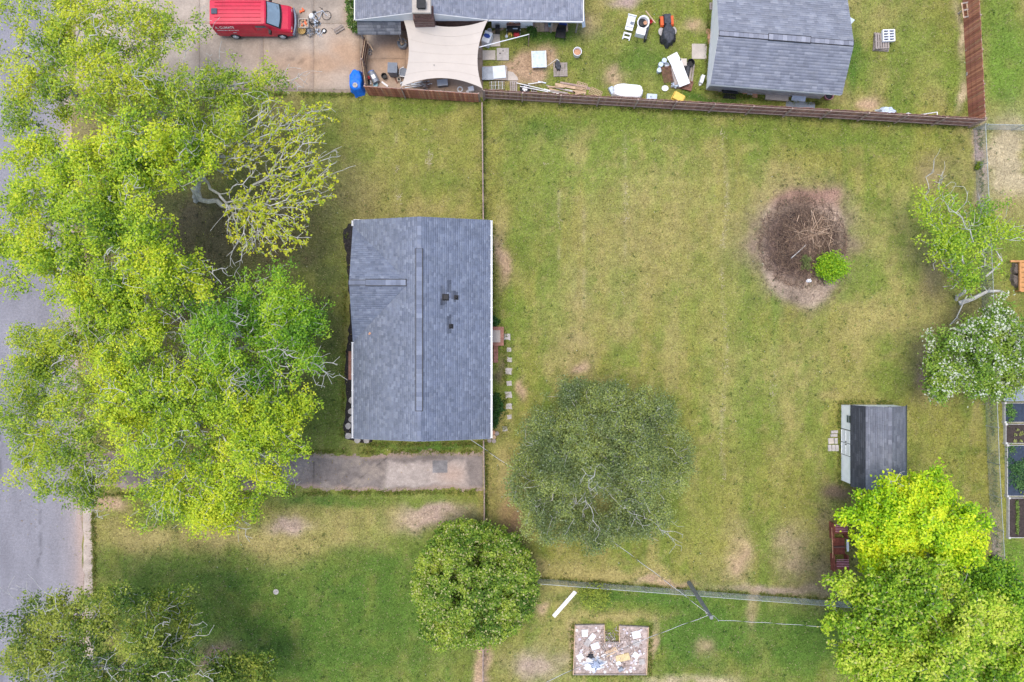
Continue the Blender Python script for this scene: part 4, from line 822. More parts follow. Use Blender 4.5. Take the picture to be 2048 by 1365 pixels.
bush('shrub', 'bright green bush growing at the edge of the brush pile', 1666, 535, 1.9, 1.15, 4200, .13, [(.24, .46, .015), (.32, .54, .02), (.42, .60, .02), (.18, .38, .012)], .95, 3)
bush('shrub', 'thin grey-green sprig standing in the brush pile', 1611, 522, 1.2, .5, 650, .10, [(.17, .21, .06), (.21, .25, .08)], 1.6, 4)
bush('shrub', 'small yellow-green bush at the upper end of the right wire fence', 1961, 331, .7, .34, 520, .12, [(.22, .33, .03), (.30, .38, .03), (.14, .24, .02)], 1, 5)
bush('shrub', 'thin yellow-green sapling growing through the lower wire fence', 1188, 1193, 1.9, 1.15, 1500, .12, [(.32, .40, .05), (.40, .46, .06), (.25, .33, .045)], .8, 6)
for i, (px, py) in enumerate([(703, -12), (702, 10), (704, 32), (706, 52)]):
    bush('shrub', ['topmost hedge shrub at the left wall of the neighbouring house, cut by the top edge', 'second hedge shrub from the top beside the neighbouring house', 'third hedge shrub from the top beside the neighbouring house', 'lowest hedge shrub beside the small dark porch roof'][i], px, py, 1.2, .52, 1000, .13, [(.06, .15, .02), (.10, .20, .03), (.20, .28, .06)], 1.1, 10 + i, group='hedge beside the neighbouring house', tipcol=((.55, .55, .35), .08))
bush('shrub', 'dark weedy shrub at the foot of the right wire fence', 1992, 1120, .6, .45, 700, .11, [(.06, .09, .03), (.08, .12, .03)], .8, 16)
bush('weed_clump', 'leafy green weeds below the white clothes pole by the siding wall', 1064, 62, .5, .5, 700, .11, [(.06, .15, .02), (.10, .19, .03)], 1.0, 17, 'plant')

# brush pile: heap of sticks
def sticks(n, c, rx, ry, h, ln, r, cols, rg, fall=.55):
    V = []; Q = []; cc = []; k = 3
    q = rg.normal(size=(n, 2)); q /= np.linalg.norm(q, axis=1)[:, None]; q *= (rg.random(n) ** fall)[:, None] if fall else np.clip(np.abs(rg.normal(size=n)) * .5, 0, 1.05)[:, None]
    for i in range(n):
        x, y = q[i, 0] * rx, q[i, 1] * ry; z = h * max(0, 1 - q[i, 0] ** 2 - q[i, 1] ** 2) * rg.uniform(.55, 1.05) + .05; L_ = rg.uniform(*ln); a = rg.uniform(0, 2 * math.pi); d = np.array((math.cos(a), math.sin(a), rg.normal() * .18)); d /= np.linalg.norm(d)
        p = np.array((x, y, z)) + c; rr = rg.uniform(*r); col = np.array(cols[rg.integers(len(cols))]) * rg.uniform(.7, 1.25); side = np.cross(d, (0, 0, 1)); upv = np.cross(side, d); bend = side * rg.normal() * .12 * L_
        ring = []
        for f, w in ((-.5, 1), (0, .85), (.5, .5)):
            m = p + d * L_ * f + bend * (1 - 4 * f * f); m[2] = max(m[2], .03)
            for j in range(k): an = 2 * math.pi * j / k; V.append(m + (side * math.cos(an) + upv * math.sin(an)) * rr * w); cc.append(col)
        b = i * 9
        for s_ in (0, 3):
            for j in range(k): Q.append((b + s_ + j, b + s_ + (j + 1) % k, b + s_ + 3 + (j + 1) % k, b + s_ + 3 + j))
    return np.array(V), np.array(Q), np.array(cc)
bp = thing('brush_pile', 'heap of cut brown sticks on bare ground in the back yard', 'brush pile', W(1605, 485)); rg = np.random.default_rng(77)
mb = MB(); n = 40
for k, (f, z) in enumerate(((1, .02), (.8, .16), (.55, .36), (.25, .5), (.02, .55))):
    for i in range(n):
        a = 2 * math.pi * i / n; w = f * (1 + .12 * math.sin(3 * a + 1) + .07 * math.sin(7 * a)); mb.v.append((w * 1.9 * math.cos(a) + .15, w * 1.95 * math.sin(a) + .1, z * .9))
for k in range(4):
    for i in range(n): mb.f.append((k * n + i, k * n + (i + 1) % n, (k + 1) * n + (i + 1) % n, (k + 1) * n + i))
mb.build('twig_mound', mat('twig_litter_soil', (.085, .06, .052), .95, .5, 7, fine=26, bump=1), bp)
SC = [(.20, .135, .10), (.145, .095, .075), (.27, .185, .13), (.105, .072, .06), (.33, .23, .155)]
V, Q, cc = sticks(7500, np.zeros(3), 3.0, 3.0, .6, (.2, .9), (.007, .016), SC, rg, 0); o = link('sticks', np_mesh('sticks', V, Q, cc), M_stick, bp); o['kind'] = 'stuff'
V, Q, cc = sticks(3600, np.array((.1, -.2, 0)), 3.4, 4.6, .05, (.08, .35), (.005, .011), SC, rg, 0); o = link('twig_litter', np_mesh('twig_litter', V, Q, cc), M_stick, bp); o['kind'] = 'stuff'
V, Q, cc = sticks(170, np.array((.45, .4, .12)), 1.5, 1.4, .6, (.8, 2.4), (.018, .036), [(.44, .31, .21), (.36, .25, .17), (.50, .36, .25)], rg); o = link('cut_branches', np_mesh('cut_branches', V, Q, cc), M_stick, bp); o['kind'] = 'stuff'
mb = MB(); P = [W(1582, 517, .5) - bp.location, W(1596, 505, .6) - bp.location, W(1612, 490, .66) - bp.location]; mb.path(P, .03, 6); mb.build('white_branch', M_barkp, bp)
one('white_bag', 'crumpled white bag below the brush pile', 'bag', MB().lathe([(.15, 0), (.19, .06), (.15, .13), (.08, .18), (.03, .16)], 11, sx=1.2, sy=.75).tube((.05, .06, .13), (.08, .14, .2), .05, .02), M_tarpw, W(1617, 562))

# ------------------------------------------------------------------ grass blades and clippings
def blocked(X, Y):
    px = X / S + 1024; py = 682.5 - Y / S
    b = (px < 172) | ((py < 186) & (px < 965)) | ((px > 700) & (px < 985) & (py > 445) & (py < 880)) | ((px > 190) & (px < 966) & (py > 912) & (py < 975))
    b |= ((px > 690) & (px < 720) & (py > 450) & (py < 885)) | ((px > 1440) & (px < 1680) & (py < 165)) | ((px > 1680) & (px < 1785) & (py > 806) & (py < 963)) | (((px - 1605) / 75) ** 2 + ((py - 485) / 78) ** 2 < 1) | ((px > 2005) & (py > 780) & (py < 1080)) | ((px > 1148) & (px < 1296) & (py > 1250) & (py < 1346))
    return b
def build_blades(n):
    X = rng.uniform(-38.5, 38.5, n); Y = rng.uniform(-26.5, 26.5, n); keep = ~blocked(X, Y); X, Y = X[keep], Y[keep]; c = ground_col(X, Y)
    keep = (c[:, 1] > c[:, 0] * .84) | (rng.random(len(X)) < .22); X, Y, c = X[keep], Y[keep], c[keep]; n = len(X)
    a = rng.uniform(0, 2 * np.pi, n); L_ = rng.uniform(.05, .13, n); el_ = rng.uniform(.25, 1.1, n); w = rng.uniform(.012, .028, n); dx, dy = np.cos(a), np.sin(a)
    B = np.stack([X, Y, np.full(n, .002)], 1); sd_ = np.stack([-dy, dx, np.zeros(n)], 1) * w[:, None]; tip = B + np.stack([dx * np.cos(el_), dy * np.cos(el_), np.sin(el_)], 1) * L_[:, None]
    V = np.stack([B - sd_, B + sd_, tip], 1).reshape(-1, 3); k = rng.random(n); cc = c * rng.uniform(.6, 1.75, n)[:, None]; dry = k < .13; cc[dry] = STRAW * rng.uniform(.7, 1.2, dry.sum())[:, None]
    o = link('grass', np_mesh('grass', V, np.arange(3 * n).reshape(-1, 3), np.repeat(cc, 3, axis=0)), M_grass); setp(o, 'short patchy lawn grass covering the yards', 'grass', kind='stuff')
build_blades(520000)
def build_clip():
    V = []; cc = []; r = rng
    rows = [(1448, 250, 960, 230), (1250, 262, 610, 60), (793, 250, 410, 90), (858, 258, 345, 90), (1545, 690, 830, 50), (1118, 380, 520, 40), (1090, 300, 330, 30)]
    for x, a, b, n in rows:
        py = r.uniform(a, b, n); k = vnoise(py * 0, py * S, .8, int(x)); py = py[k > .45]; px = x + 5 * np.sin(py * .02) + r.normal(size=len(py)) * 3.2
        for q, w in zip(px, py):
            p = W(q, w); an = r.uniform(0, 6.28); L_ = r.uniform(.04, .11); d = np.array((math.cos(an), math.sin(an), 0)); s_ = np.array((-d[1], d[0], 0)) * .012; c = np.array((p.x, p.y, r.uniform(.015, .05)))
            V += [c - d * L_ - s_, c + d * L_ - s_, c + d * L_ + s_, c - d * L_ + s_]; cc += [np.array((.50, .43, .29)) * r.uniform(.8, 1.25)] * 4
    o = link('straw_clippings', np_mesh('straw_clippings', np.array(V), np.arange(len(V)).reshape(-1, 4), np.array(cc)), M_grass); setp(o, 'dry straw clippings lying in thin mown rows on the back lawn', 'straw', kind='stuff')
build_clip()

def build_weeds(n):
    X = rng.uniform(-37, 37, n); Y = rng.uniform(-25.5, 25.5, n); k = ~blocked(X, Y) & (fbm(X, Y, 4, 201) > .47); X, Y = X[k], Y[k]; per = 9; c = ground_col(X, Y); X = np.repeat(X, per) + rng.normal(size=len(X) * per) * .06; Y = np.repeat(Y, per) + rng.normal(size=len(Y) * per) * .06
    pos = np.stack([X, Y, rng.uniform(.02, .06, len(X))], 1); cc = np.repeat(c * rng.choice([.62, .8, 1.25], len(c))[:, None], per, axis=0) * np.array((.85, 1.12, .9)) * rng.uniform(.8, 1.2, len(pos))[:, None]; fl = rng.random(len(pos)) < .012; cc[fl] = (.75, .72, .6)
    V, Q, cl = leaf_mesh(pos, .085, cc, 1.5); o = link('lawn_weeds', np_mesh('lawn_weeds', V, Q, cl), M_leaf); setp(o, 'low broadleaf weeds and clover scattered through the lawns', 'weeds', kind='stuff')
    n = 2600; X = rng.normal(-22, 6.5, n); Y = rng.uniform(-16, 17, n); pos = np.stack([X, Y, np.full(n, .05)], 1); cols = np.array([(.30, .20, .10), (.38, .30, .12), (.22, .15, .09), (.36, .38, .06)])[rng.integers(4, size=n)]
    V, Q, cl = leaf_mesh(pos, .10, cols, 3.0); o = link('fallen_leaves', np_mesh('fallen_leaves', V, Q, cl), M_leaf); setp(o, 'fallen leaves scattered under the left hand trees', 'leaves', kind='stuff')
build_weeds(4200)

def edge_grass():
    L = [((968, 203), (1950, 256), 1500), ((735, 189), (960, 204), 350), ((1945, 0), (1950, 250), 350), ((967, 206), (967, 436), 420), ((972, 905), (972, 1120), 420), ((1070, 1157), (1660, 1200), 900), ((1958, 250), (1995, 1110), 900), ((1679, 806), (1679, 965), 260), ((1679, 805), (1790, 805), 150),
         ((545, 905), (960, 903), 700), ((200, 990), (960, 984), 1100), ((186, 1000), (190, 1180), 350), ((730, 890), (975, 888), 500), ((692, 450), (684, 880), 350), ((985, 450), (985, 640), 300), ((1430, 190), (1640, 208), 420), ((1418, 20), (1412, 180), 260), ((1145, 1246), (1145, 1350), 160), ((1300, 1250), (1300, 1350), 160), ((1146, 1350), (1298, 1351), 200), ((400, 189), (720, 190), 500), ((1010, 665), (1010, 870), 260)]
    B = []; 
    for a, b, n in L:
        t = rng.random(n); k = vnoise(t * 40, t * 0, 1.0, n) > .3; t = t[k]; A_, B_ = np.array(W(*a)), np.array(W(*b)); q = A_ + (B_ - A_) * t[:, None] + rng.normal(size=(len(t), 3)) * .09; q[:, 2] = .003; B.append(np.repeat(q, 4, axis=0) + rng.normal(size=(len(q) * 4, 3)) * np.array((.035, .035, 0)))
    B = np.concatenate(B); n = len(B); a = rng.uniform(0, 6.283, n); Ln = rng.uniform(.10, .28, n); e = rng.uniform(.5, 1.3, n); d = np.stack([np.cos(a) * np.cos(e), np.sin(a) * np.cos(e), np.sin(e)], 1); sd_ = np.stack([-np.sin(a), np.cos(a), np.zeros(n)], 1) * rng.uniform(.012, .024, n)[:, None]
    V = np.stack([B - sd_, B + sd_, B + d * Ln[:, None]], 1).reshape(-1, 3); cols = np.array([GREEN, LUSH * 1.3, OLIVE, TAN, GREEN * 1.3])[rng.integers(5, size=n)] * rng.uniform(.7, 1.3, n)[:, None]
    o = link('edge_grass', np_mesh('edge_grass', V, np.arange(3 * n).reshape(-1, 3), np.repeat(cols, 3, axis=0)), M_grass); setp(o, 'taller ragged grass along fences, walls and paving edges', 'grass', kind='stuff')
edge_grass()

# ------------------------------------------------------------------ the red van
van = thing('van', 'red cargo van with white lettering parked on the concrete driveway', 'van', (-18.29, 22.85, .035))
def van_body():
    st = [(-2.75, .90, .50, .94, .95, .83, 1.90, .0), (-2.70, .95, .40, .98, .95, .86, 1.99, .03), (-1.2, .97, .36, 1.0, .95, .87, 2.01, .04), (1.10, .97, .36, 1.0, .95, .86, 2.0, .04), (1.22, .97, .36, 1.0, .95, .85, 1.93, .04),
          (1.98, .97, .36, .99, .92, .88, 1.27, .03), (2.45, .95, .38, .96, .88, .86, 1.12, .04), (2.62, .92, .42, .93, .80, .80, 1.02, .03), (2.68, .88, .45, .88, .75, .74, .88, .01)]
    V = []; Fs = []
    for x, wb, zb, ws, zs, wt, zt, cr in st:
        half = [(wb, zb), (ws, zs), (ws * .55 + wt * .45, zs * .45 + zt * .55), (wt, zt - .05), (wt - .07, zt), (wt * .5, zt + cr * .7), (0, zt + cr)]
        for y, z in half: V.append((x, -y, z))
        for y, z in reversed(half[:-1]): V.append((x, y, z))
    n = 13
    for k in range(len(st) - 1):
        for i in range(n - 1): Fs.append((k * n + i, (k + 1) * n + i, (k + 1) * n + i + 1, k * n + i + 1))
        Fs.append((k * n + n - 1, (k + 1) * n + n - 1, (k + 1) * n, k * n))
    Fs.append(tuple(range(n))); Fs.append(tuple(range((len(st) - 1) * n + n - 1, (len(st) - 1) * n - 1, -1)))
    return MB().add(V, Fs)
body = van_body().build('body', M_red, van)
vy = lambda z: 1.0 - .14 * (z - .95) / 1.05
def strip(pts_t, pts_b, th=.02):
    mb = MB(); n = len(pts_t); mb.v = [tuple(p) for p in pts_t] + [tuple(p) for p in pts_b]; mb.f = [(i, i + 1, n + i + 1, n + i) for i in range(n - 1)]; return mb
ts = [i / 6 - 1 for i in range(13)]
strip([(1.17 + .05 * (1 - t * t), .80 * t, 2.03 - .05 * abs(t)) for t in ts], [(1.98 + .10 * (1 - t * t), .87 * t, 1.36 - .03 * abs(t)) for t in ts]).build('windshield_frame', M_black, van)
ws = strip([(1.24 + .05 * (1 - t * t), .74 * t, 2.01 - .05 * abs(t)) for t in ts], [(1.88 + .10 * (1 - t * t), .80 * t, 1.465 - .03 * abs(t)) for t in ts])
ws.v = [(x + .012, y, z + .012) for x, y, z in ws.v]; wsh = ws.build('windshield', mat('windscreen_glass', (.20, .27, .33), .15, .12, 2, bump=0, spec=.6), van)
for a, b in ((-.5, .05), (.1, .62)): MB().tube((1.98, a, 1.42), (1.80, b, 1.60), .012, .008, 5).build('wiper', M_black, wsh)
for i in range(6):
    y = -.66 + i * .264; MB().box(-.75, y, 2.04 + (.012 if abs(y) < .4 else 0), 3.2, .022, .02).build('roof_rib', mat('red_van_seam', (.34, .006, .03), .5, .1), van)
MB().box(-.8, -.815, 2.0, 3.7, .03, .05).build('drip_rail', mat('faded_red_trim', (.62, .10, .13), .5, .1), van); MB().box(-.8, .815, 2.0, 3.7, .03, .05).build('drip_rail', MATS['faded_red_trim'], van)
MB().box(-2.36, .02, 2.075, .40, .38, .05).build('roof_hatch', mat('hatch_grey', (.05, .07, .10), .5, .1), van)
for sd_ in (-1, 1):
    w0 = MB().add([(.34, sd_ * (vy(1.34) + .012), 1.34), (1.30, sd_ * (vy(1.34) + .006), 1.34), (1.05, sd_ * (vy(1.82) + .012), 1.82), (.34, sd_ * (vy(1.82) + .012), 1.82)], [(0, 1, 2, 3)]).build('side_window', M_glass, van)
    m = MB().box(1.28, sd_ * 1.13, 1.36, .16, .24, .26).tube((1.24, sd_ * .95, 1.3), (1.26, sd_ * 1.05, 1.32), .025).build('wing_mirror', M_black, van)
    MB().box(.22, sd_ * (vy(1.2) + .004), 1.2, .012, .012, 1.4).build('door_seam', MATS['red_van_seam'], van)
    MB().box(2.60, sd_ * .80, .88, .10, .16, .10).build('indicator', M_amber, van); MB().box(2.64, sd_ * .62, .86, .06, .22, .16).build('headlight', M_lgrey, van)
    for x in (-1.55, 1.82):
        wl = MB().lathe([(.20, -.11), (.34, -.10), (.365, -.05), (.365, .05), (.34, .10), (.20, .11)], 20); wl.v = [(x + a, sd_ * .90 + c, .37 + b) for a, b, c in wl.v]; wh = wl.build('wheel', M_rubber, van)
        rm = MB().lathe([(.21, -.02), (.20, .03), (.10, .02), (.06, .05)], 16); rm.v = [(x + a, sd_ * (1.005 + c), .37 + b) for a, b, c in rm.v]; rm.build('rim', M_lgrey, wh)
mbp = MB()
for i in range(8):
    t0, t1 = -1 + i / 4, -1 + (i + 1) / 4; mbp.extr([(2.62 + .16 * (1 - t0 * t0), t0 * .95, .44), (2.62 + .16 * (1 - t1 * t1), t1 * .95, .44), (2.62 + .16 * (1 - t1 * t1), t1 * .95, .68), (2.62 + .16 * (1 - t0 * t0), t0 * .95, .68)], (.10, 0, 0))
mbp.build('front_bumper', mat('grey_bumper', (.20, .24, .30), .55, .1), van); MB().box(-2.80, 0, .52, .12, 1.8, .18).build('rear_bumper', MATS['grey_bumper'], van)
def lettering(txt, x, z, size, parent, mt, squash=1.0):
    c = bpy.data.curves.new('lettering', 'FONT'); c.body = txt; c.size = size; c.extrude = .003; c.space_character = 1.05; c.offset = .006
    tmp = bpy.data.objects.new('lettering', c); me = bpy.data.meshes.new_from_object(tmp); bpy.data.objects.remove(tmp)
    o = link('lettering', me, mt, parent); o.location = (x, -(vy(z) + .016), z); o.rotation_euler = (rad(82.4), 0, 0); o.scale = (squash, 1, 1)
lettering('A. CLIMATE', -2.48, 1.52, .34, van, M_white, .72)
# two small lines of lettering too blurred to read
for k in range(14):
    MB().box(-2.42 + k * .105 + (.06 if k > 6 else 0), -(vy(1.28) + .008), 1.28, .07, .012, .10 if k != 7 else .14, rx=7.6).build('lettering', M_lgrey if k != 7 else M_white, van)
for k in range(3): MB().box(-1.42 + k * .09, -(vy(1.02) + .008), 1.02, .06, .012, .07, rx=7.6).build('lettering', M_lgrey, van)

# ------------------------------------------------------------------ shade sail
def sail():
    c = [W(803, 29, 2.75), W(976, 40, 2.7), W(965, 177, 2.15), W(802, 174, 2.05)]; n = 18; V = []; Fs = []
    cen = sum(c, Vector()) / 4; t = thing('shade_sail', 'cream shade sail stretched over the neighbouring patio', 'shade sail', (cen.x, cen.y, 0))
    for j in range(n + 1):
        for i in range(n + 1):
            a, b = i / n, j / n
            # pull the edges in: each edge is a shallow arc
            p = (c[0] * (1 - a) + c[1] * a) * (1 - b) + (c[3] * (1 - a) + c[2] * a) * b
            px_ = .52 * 4 * b * (1 - b); py_ = .66 * 4 * a * (1 - a)
            p = p + Vector((px_ * (1 - 2 * a), -py_ * (1 - 2 * b), -.28 * 16 * a * (1 - a) * b * (1 - b)))
            V.append(tuple(p - Vector((cen.x, cen.y, 0))))
    for j in range(n):
        for i in range(n): Fs.append((j * (n + 1) + i, j * (n + 1) + i + 1, (j + 1) * (n + 1) + i + 1, (j + 1) * (n + 1) + i))
    MB().add(V, Fs).build('canvas', M_cream, t, smooth=True)
    for j in (3, 6, 9, 12, 15):
        MB().path([Vector(V[j * (n + 1) + i]) + Vector((0, 0, .004)) for i in range(n + 1)], .008, 4).build('seam', M_conc, t)
    q = [p - Vector((cen.x, cen.y, 0)) for p in c]
    for k in (2, 3): MB().tube((q[k].x, q[k].y - .1, 0), (q[k].x, q[k].y - .1, q[k].z + .1), .045, .045, 8).build('post', M_rail, t)
    for k in (0, 1): MB().tube(q[k], q[k] + Vector((0, .35, .02)), .012, .012, 5).build('tie_rope', M_white, t)
    p = W(868, 130, 2.2) - Vector((cen.x, cen.y, 0)); MB().lathe([(.035, 0), (.03, .015)], 8, (p.x, p.y, 2.155)).build('grommet', M_black, t)
sail()

# ------------------------------------------------------------------ small things: builders
def drape(w, l, h, flare=.12, seed=1, pw=.55, wr=.03, n=30, top=.9):
    r = random.Random(seed); ph = [r.uniform(0, 6) for _ in range(6)]; rings = [(.02, h), (.45, h * 1.0), (.8, h * .985), (top + .04, h * .93), (1.0, h * .75), (1.0 + flare * .35, h * .35), (1 + flare, 0)]
    mb = MB()
    for k, (f, z) in enumerate(rings):
        for i in range(n):
            a = 2 * math.pi * i / n; c, s_ = math.cos(a), math.sin(a); ex = (abs(c) ** (1 / pw) + abs(s_) ** (1 / pw)) ** (-pw); g = f + (wr * 2.2 * math.sin(7 * a + ph[0]) + wr * 1.5 * math.sin(11 * a + ph[1])) * (k / 6) ** 1.5
            mb.v.append((w / 2 * g * c * ex, l / 2 * g * s_ * ex, max(0, z + wr * h * .7 * math.sin(5 * a + ph[2] + k) * (1 if 0 < k < 5 else 0))))
    for k in range(len(rings) - 1):
        for i in range(n): mb.f.append((k * n + i, k * n + (i + 1) % n, (k + 1) * n + (i + 1) % n, (k + 1) * n + i))
    mb.f.append(tuple(range(n))); return mb
def pallet(label, px, py, rz=0, sx=1.1, sy=1.1, m=M_woodg, z=0, n=7, h=0, loc=None, group='wooden pallets', horiz=False):
    t = thing('pallet', label, 'pallet', loc if loc is not None else Vector((*G(px, py, h + .14).to_2d(), z)), rz, group)
    for i in range(3): MB().box(0, -sy / 2 + .05 + i * (sy - .1) / 2, .05, sx, .08, .09).build('stringer', m, t)
    for i in range(n): MB().box(-sx / 2 + .06 + i * (sx - .12) / (n - 1), 0, .108, .75 * sx / n, sy, .022, rz=R.uniform(-.8, .8)).build('slat', m, t)
    for i in range(3): MB().box(-sx / 2 + .06 + i * (sx - .12) / 2, 0, .008, .09, sy, .014).build('bottom_slat', m, t)
    return t
def bucket(label, px, py, h=.38, r=.16, m=M_tarpw, fill=None, cat='bucket', z=0, lid=False, name='bucket', r0=.82):
    t = thing(name, label, cat, Vector((*G(px, py, h).to_2d(), z)))
    if lid: MB().lathe([(r * r0, 0), (r, h * .9), (r * 1.04, h * .92), (r * 1.04, h), (r * .9, h + .01), (.01, h - .005)], 16).build('body', m, t)
    else:
        MB().lathe([(r * r0, 0), (r, h * .96), (r * 1.06, h), (r * .94, h), (r * .8, h * .35), (.01, h * .34)], 16).build('body', m, t)
        if fill: MB().lathe([(r * .86, h * .6), (r * .6, h * .72), (.02, h * .74)], 12).build('contents', fill, t)
    a = MB()
    for i in range(8):
        q0, q1 = math.pi * i / 8, math.pi * (i + 1) / 8; a.tube((r * math.cos(q0), -r * 1.05 * math.sin(q0) * .9, h * .9), (r * math.cos(q1), -r * 1.05 * math.sin(q1) * .9, h * .9), .006, .006, 4)
    a.build('handle', M_galv, t); return t
def board(name, label, cat, A, B, w, th, m, z=0, za=None, group=None):
    a, b = W(*A), W(*B); d = b - a; return one(name, label, cat, MB().box(0, 0, th / 2, d.length, w, th, ry=0), m, ((a.x + b.x) / 2, (a.y + b.y) / 2, z), math.degrees(math.atan2(d.y, d.x)), group)
def slab(name, label, cat, x0, y0, x1, y1, th, m, z=0, rz=0, group=None, legs=None):
    a, b = W(x0, y0, z + th), W(x1, y1, z + th); return one(name, label, cat, MB().box(0, 0, th / 2, abs(b.x - a.x), abs(b.y - a.y), th), m, ((a.x + b.x) / 2, (a.y + b.y) / 2, z), rz, group)
def wheel(name, label, px, py, r, tr, m=M_rubber, hub=M_lgrey, spokes=5, z=0, cat='wheel', rz=0):
    t = thing(name, label, cat, Vector((*G(px, py, tr * 2).to_2d(), z)), rz)
    MB().torus((0, 0, tr), r - tr, tr, 22, 8).build('tyre', m, t)
    if hub:
        MB().lathe([(r - 2 * tr + .02, tr * .5), (r - 2 * tr + .02, tr * 1.3), (r * .45, tr * 1.2), (.05, tr * 1.3)], 18).build('rim', hub, t)
        for i in range(spokes):
            a = 2 * math.pi * i / spokes; MB().box(r * .42 * math.cos(a), r * .42 * math.sin(a), tr * 1.32, r * .14, r * .12, .02, rz=math.degrees(a)).build('rim_hole', M_black, t)
    return t
def bicycle(label, px, py, rz, fm, z=0):
    t = thing('bicycle', label, 'bicycle', Vector((*G(px, py, .1).to_2d(), z)), rz)
    for x in (-.5, .5):
        w = MB().torus((x, 0, .05), .32, .018, 22, 6).build('wheel', M_rubber, t); sp = MB()
        for i in range(10): a = 2 * math.pi * i / 10; sp.tube((x, 0, .05), (x + .31 * math.cos(a), .31 * math.sin(a), .05), .004, .004, 3)
        sp.build('spokes', M_lgrey, w)
    P = {'bb': (-.08, -.06, .09), 'seat': (-.22, .40, .09), 'head': (.36, .42, .09), 'rear': (-.5, 0, .07), 'front': (.5, 0, .07)}
    mb = MB()
    for a, b in (('bb', 'seat'), ('seat', 'head'), ('bb', 'head'), ('bb', 'rear'), ('seat', 'rear'), ('head', 'front')): mb.tube(P[a], P[b], .02, .02, 6)
    mb.build('frame', fm, t); MB().box(-.25, .52, .10, .24, .12, .06).build('saddle', M_black, t)
    MB().tube((.36, .42, .09), (.34, .58, .10), .015).tube((.34, .58, .10), (.22, .62, .32), .014).tube((.34, .58, .10), (.40, .62, .02), .014).build('handlebar', M_black, t); return t

# ---- driveway clutter in front of the van
bicycle('grey bicycle lying on its side, nearest the neighbouring house hedge', 640, 36, 20, M_lgrey, .04)
bicycle('dark bicycle lying across the junk heap in front of the van', 623, 52, -100, M_black, .10)
t = thing('tote', 'cream storage tote full of orange odds and ends in front of the van', 'tote', G(607, 47, .3), 0); t.location.z = .038
MB().prism([(-.34, -.3), (.34, -.3), (.34, .3), (-.34, .3)], 0, .05).box(-.34, 0, .16, .04, .62, .3).box(.34, 0, .16, .04, .62, .3).box(0, -.3, .16, .66, .04, .3).box(0, .3, .16, .66, .04, .3).build('body', M_cream, t)
for i in range(12): MB().box(R.uniform(-.24, .24), R.uniform(-.2, .22), .22, R.uniform(.08, .2), R.uniform(.05, .12), .08, rz=R.uniform(0, 90), rx=R.uniform(-20, 20)).build('odds_and_ends', (M_orange, M_terra, M_wood)[i % 3], t)
one('basket', 'yellow-brown wicker basket below the cream tote', 'basket', MB().lathe([(.20, 0), (.27, .22), (.29, .24), (.24, .22), (.16, .08), (.01, .08)], 14), mat('wicker', (.40, .27, .10), .85, .4, 12), Vector((*G(604, 62, .2).to_2d(), .038)), smooth=False)
one('helmet', 'white cycle helmet on top of the driveway junk heap', 'helmet', MB().lathe([(.17, 0), (.18, .06), (.14, .14), (.07, .18), (.01, .19)], 14, sx=1.25), M_white, Vector((*G(622, 31, .2).to_2d(), .038)), 50)
wheel('spare_wheel', 'small white hubbed barrow wheel at the lower end of the junk heap', 648, 62, .19, .05, M_rubber, M_white, 0, .038)
one('orange_toy', 'orange toy lying apart at the upper end of the junk heap', 'toy', MB().box(0, 0, .06, .30, .10, .12, rz=20).box(.1, .1, .1, .10, .24, .10, rz=40).box(-.12, -.04, .08, .08, .2, .1), M_orange, Vector((*G(604, 23, .1).to_2d(), .038)))
for i, (x, y, m, lb) in enumerate([(620, 65, M_grey, 'grey tangle of bike parts below the dark bicycle'), (636, 64, M_lgrey, 'pale metal parts beside the small barrow wheel'), (633, 47, M_tarpb, 'pale blue plastic scrap in the middle of the junk heap')]):
    mb = MB()
    for k in range(10):
        a = (R.uniform(-.25, .25), R.uniform(-.22, .22), R.uniform(.02, .15)); b = (a[0] + R.uniform(-.25, .25), a[1] + R.uniform(-.25, .25), R.uniform(.02, .2)); mb.tube(a, b, .02, .015, 5)
    mb.torus((.05, 0, .1), .15, .02, 14, 5).box(-.1, .08, .08, .22, .15, .1, rz=R.uniform(0, 90)); one('scrap_heap', lb, 'scrap', mb, m, Vector((*G(x, y, .1).to_2d(), .038)))
t = thing('hand_truck', 'dark wooden sawhorse lying on the concrete between van and hedge', 'sawhorse', Vector((*G(677, 58, .2).to_2d(), .038)), 32)
for s_ in (-1, 1): MB().box(0, s_ * .13, .08, .75, .12, .06, rx=s_ * 30).build('leg_board', M_woodg, t)
MB().box(0, 0, .16, .80, .06, .05).build('top_bar', M_woodg, t); MB().tube((-.3, .1, .1), (-.42, .4, .05), .012).build('strap', M_black, t); t.name = 'sawhorse'

# ---- patio clutter
t = thing('covered_machine', 'machine under a bright blue tarp with a round hub cap on top', 'machine', Vector((*G(711, 160, .9).to_2d(), .0)), 0)
mbt = MB(); prof = []
mbt = drape(.98, 1.5, 1.0, .22, 3, .42, .045); mbt.v = [(x * (1 if y < -.2 else .92), y, z) for x, y, z in mbt.v]; mbt.build('tarp', M_blue, t, smooth=True)
MB().lathe([(.18, 1.0), (.18, 1.04), (.14, 1.05), (.12, 1.03), (.05, 1.035), (.04, 1.06)], 16, (.0, -.42, .0)).build('hub_cap', M_stone, t); MB().lathe([(.035, 1.05), (.03, 1.075)], 8, (0, -.42, 0)).build('hub_centre', M_black, t)
one('wheeled_bin', 'grey wheeled bin with dark lid handle on the patio', 'bin', MB().box(0, 0, .5, .56, .62, .9, taper=1.12).box(0, .02, .97, .68, .72, .06).box(-.2, .05, 1.01, .025, .45, .03, rz=6).box(.18, .05, 1.01, .025, .45, .03, rz=-3).box(0, -.33, 1.0, .5, .06, .06), M_grey, Vector((*G(785, 137, .95).to_2d(), .04)), -2)
bucket('black plant pot left of the grey wheeled bin', 768, 152, .35, .2, M_black, cat='pot', z=.04, name='plant_pot')
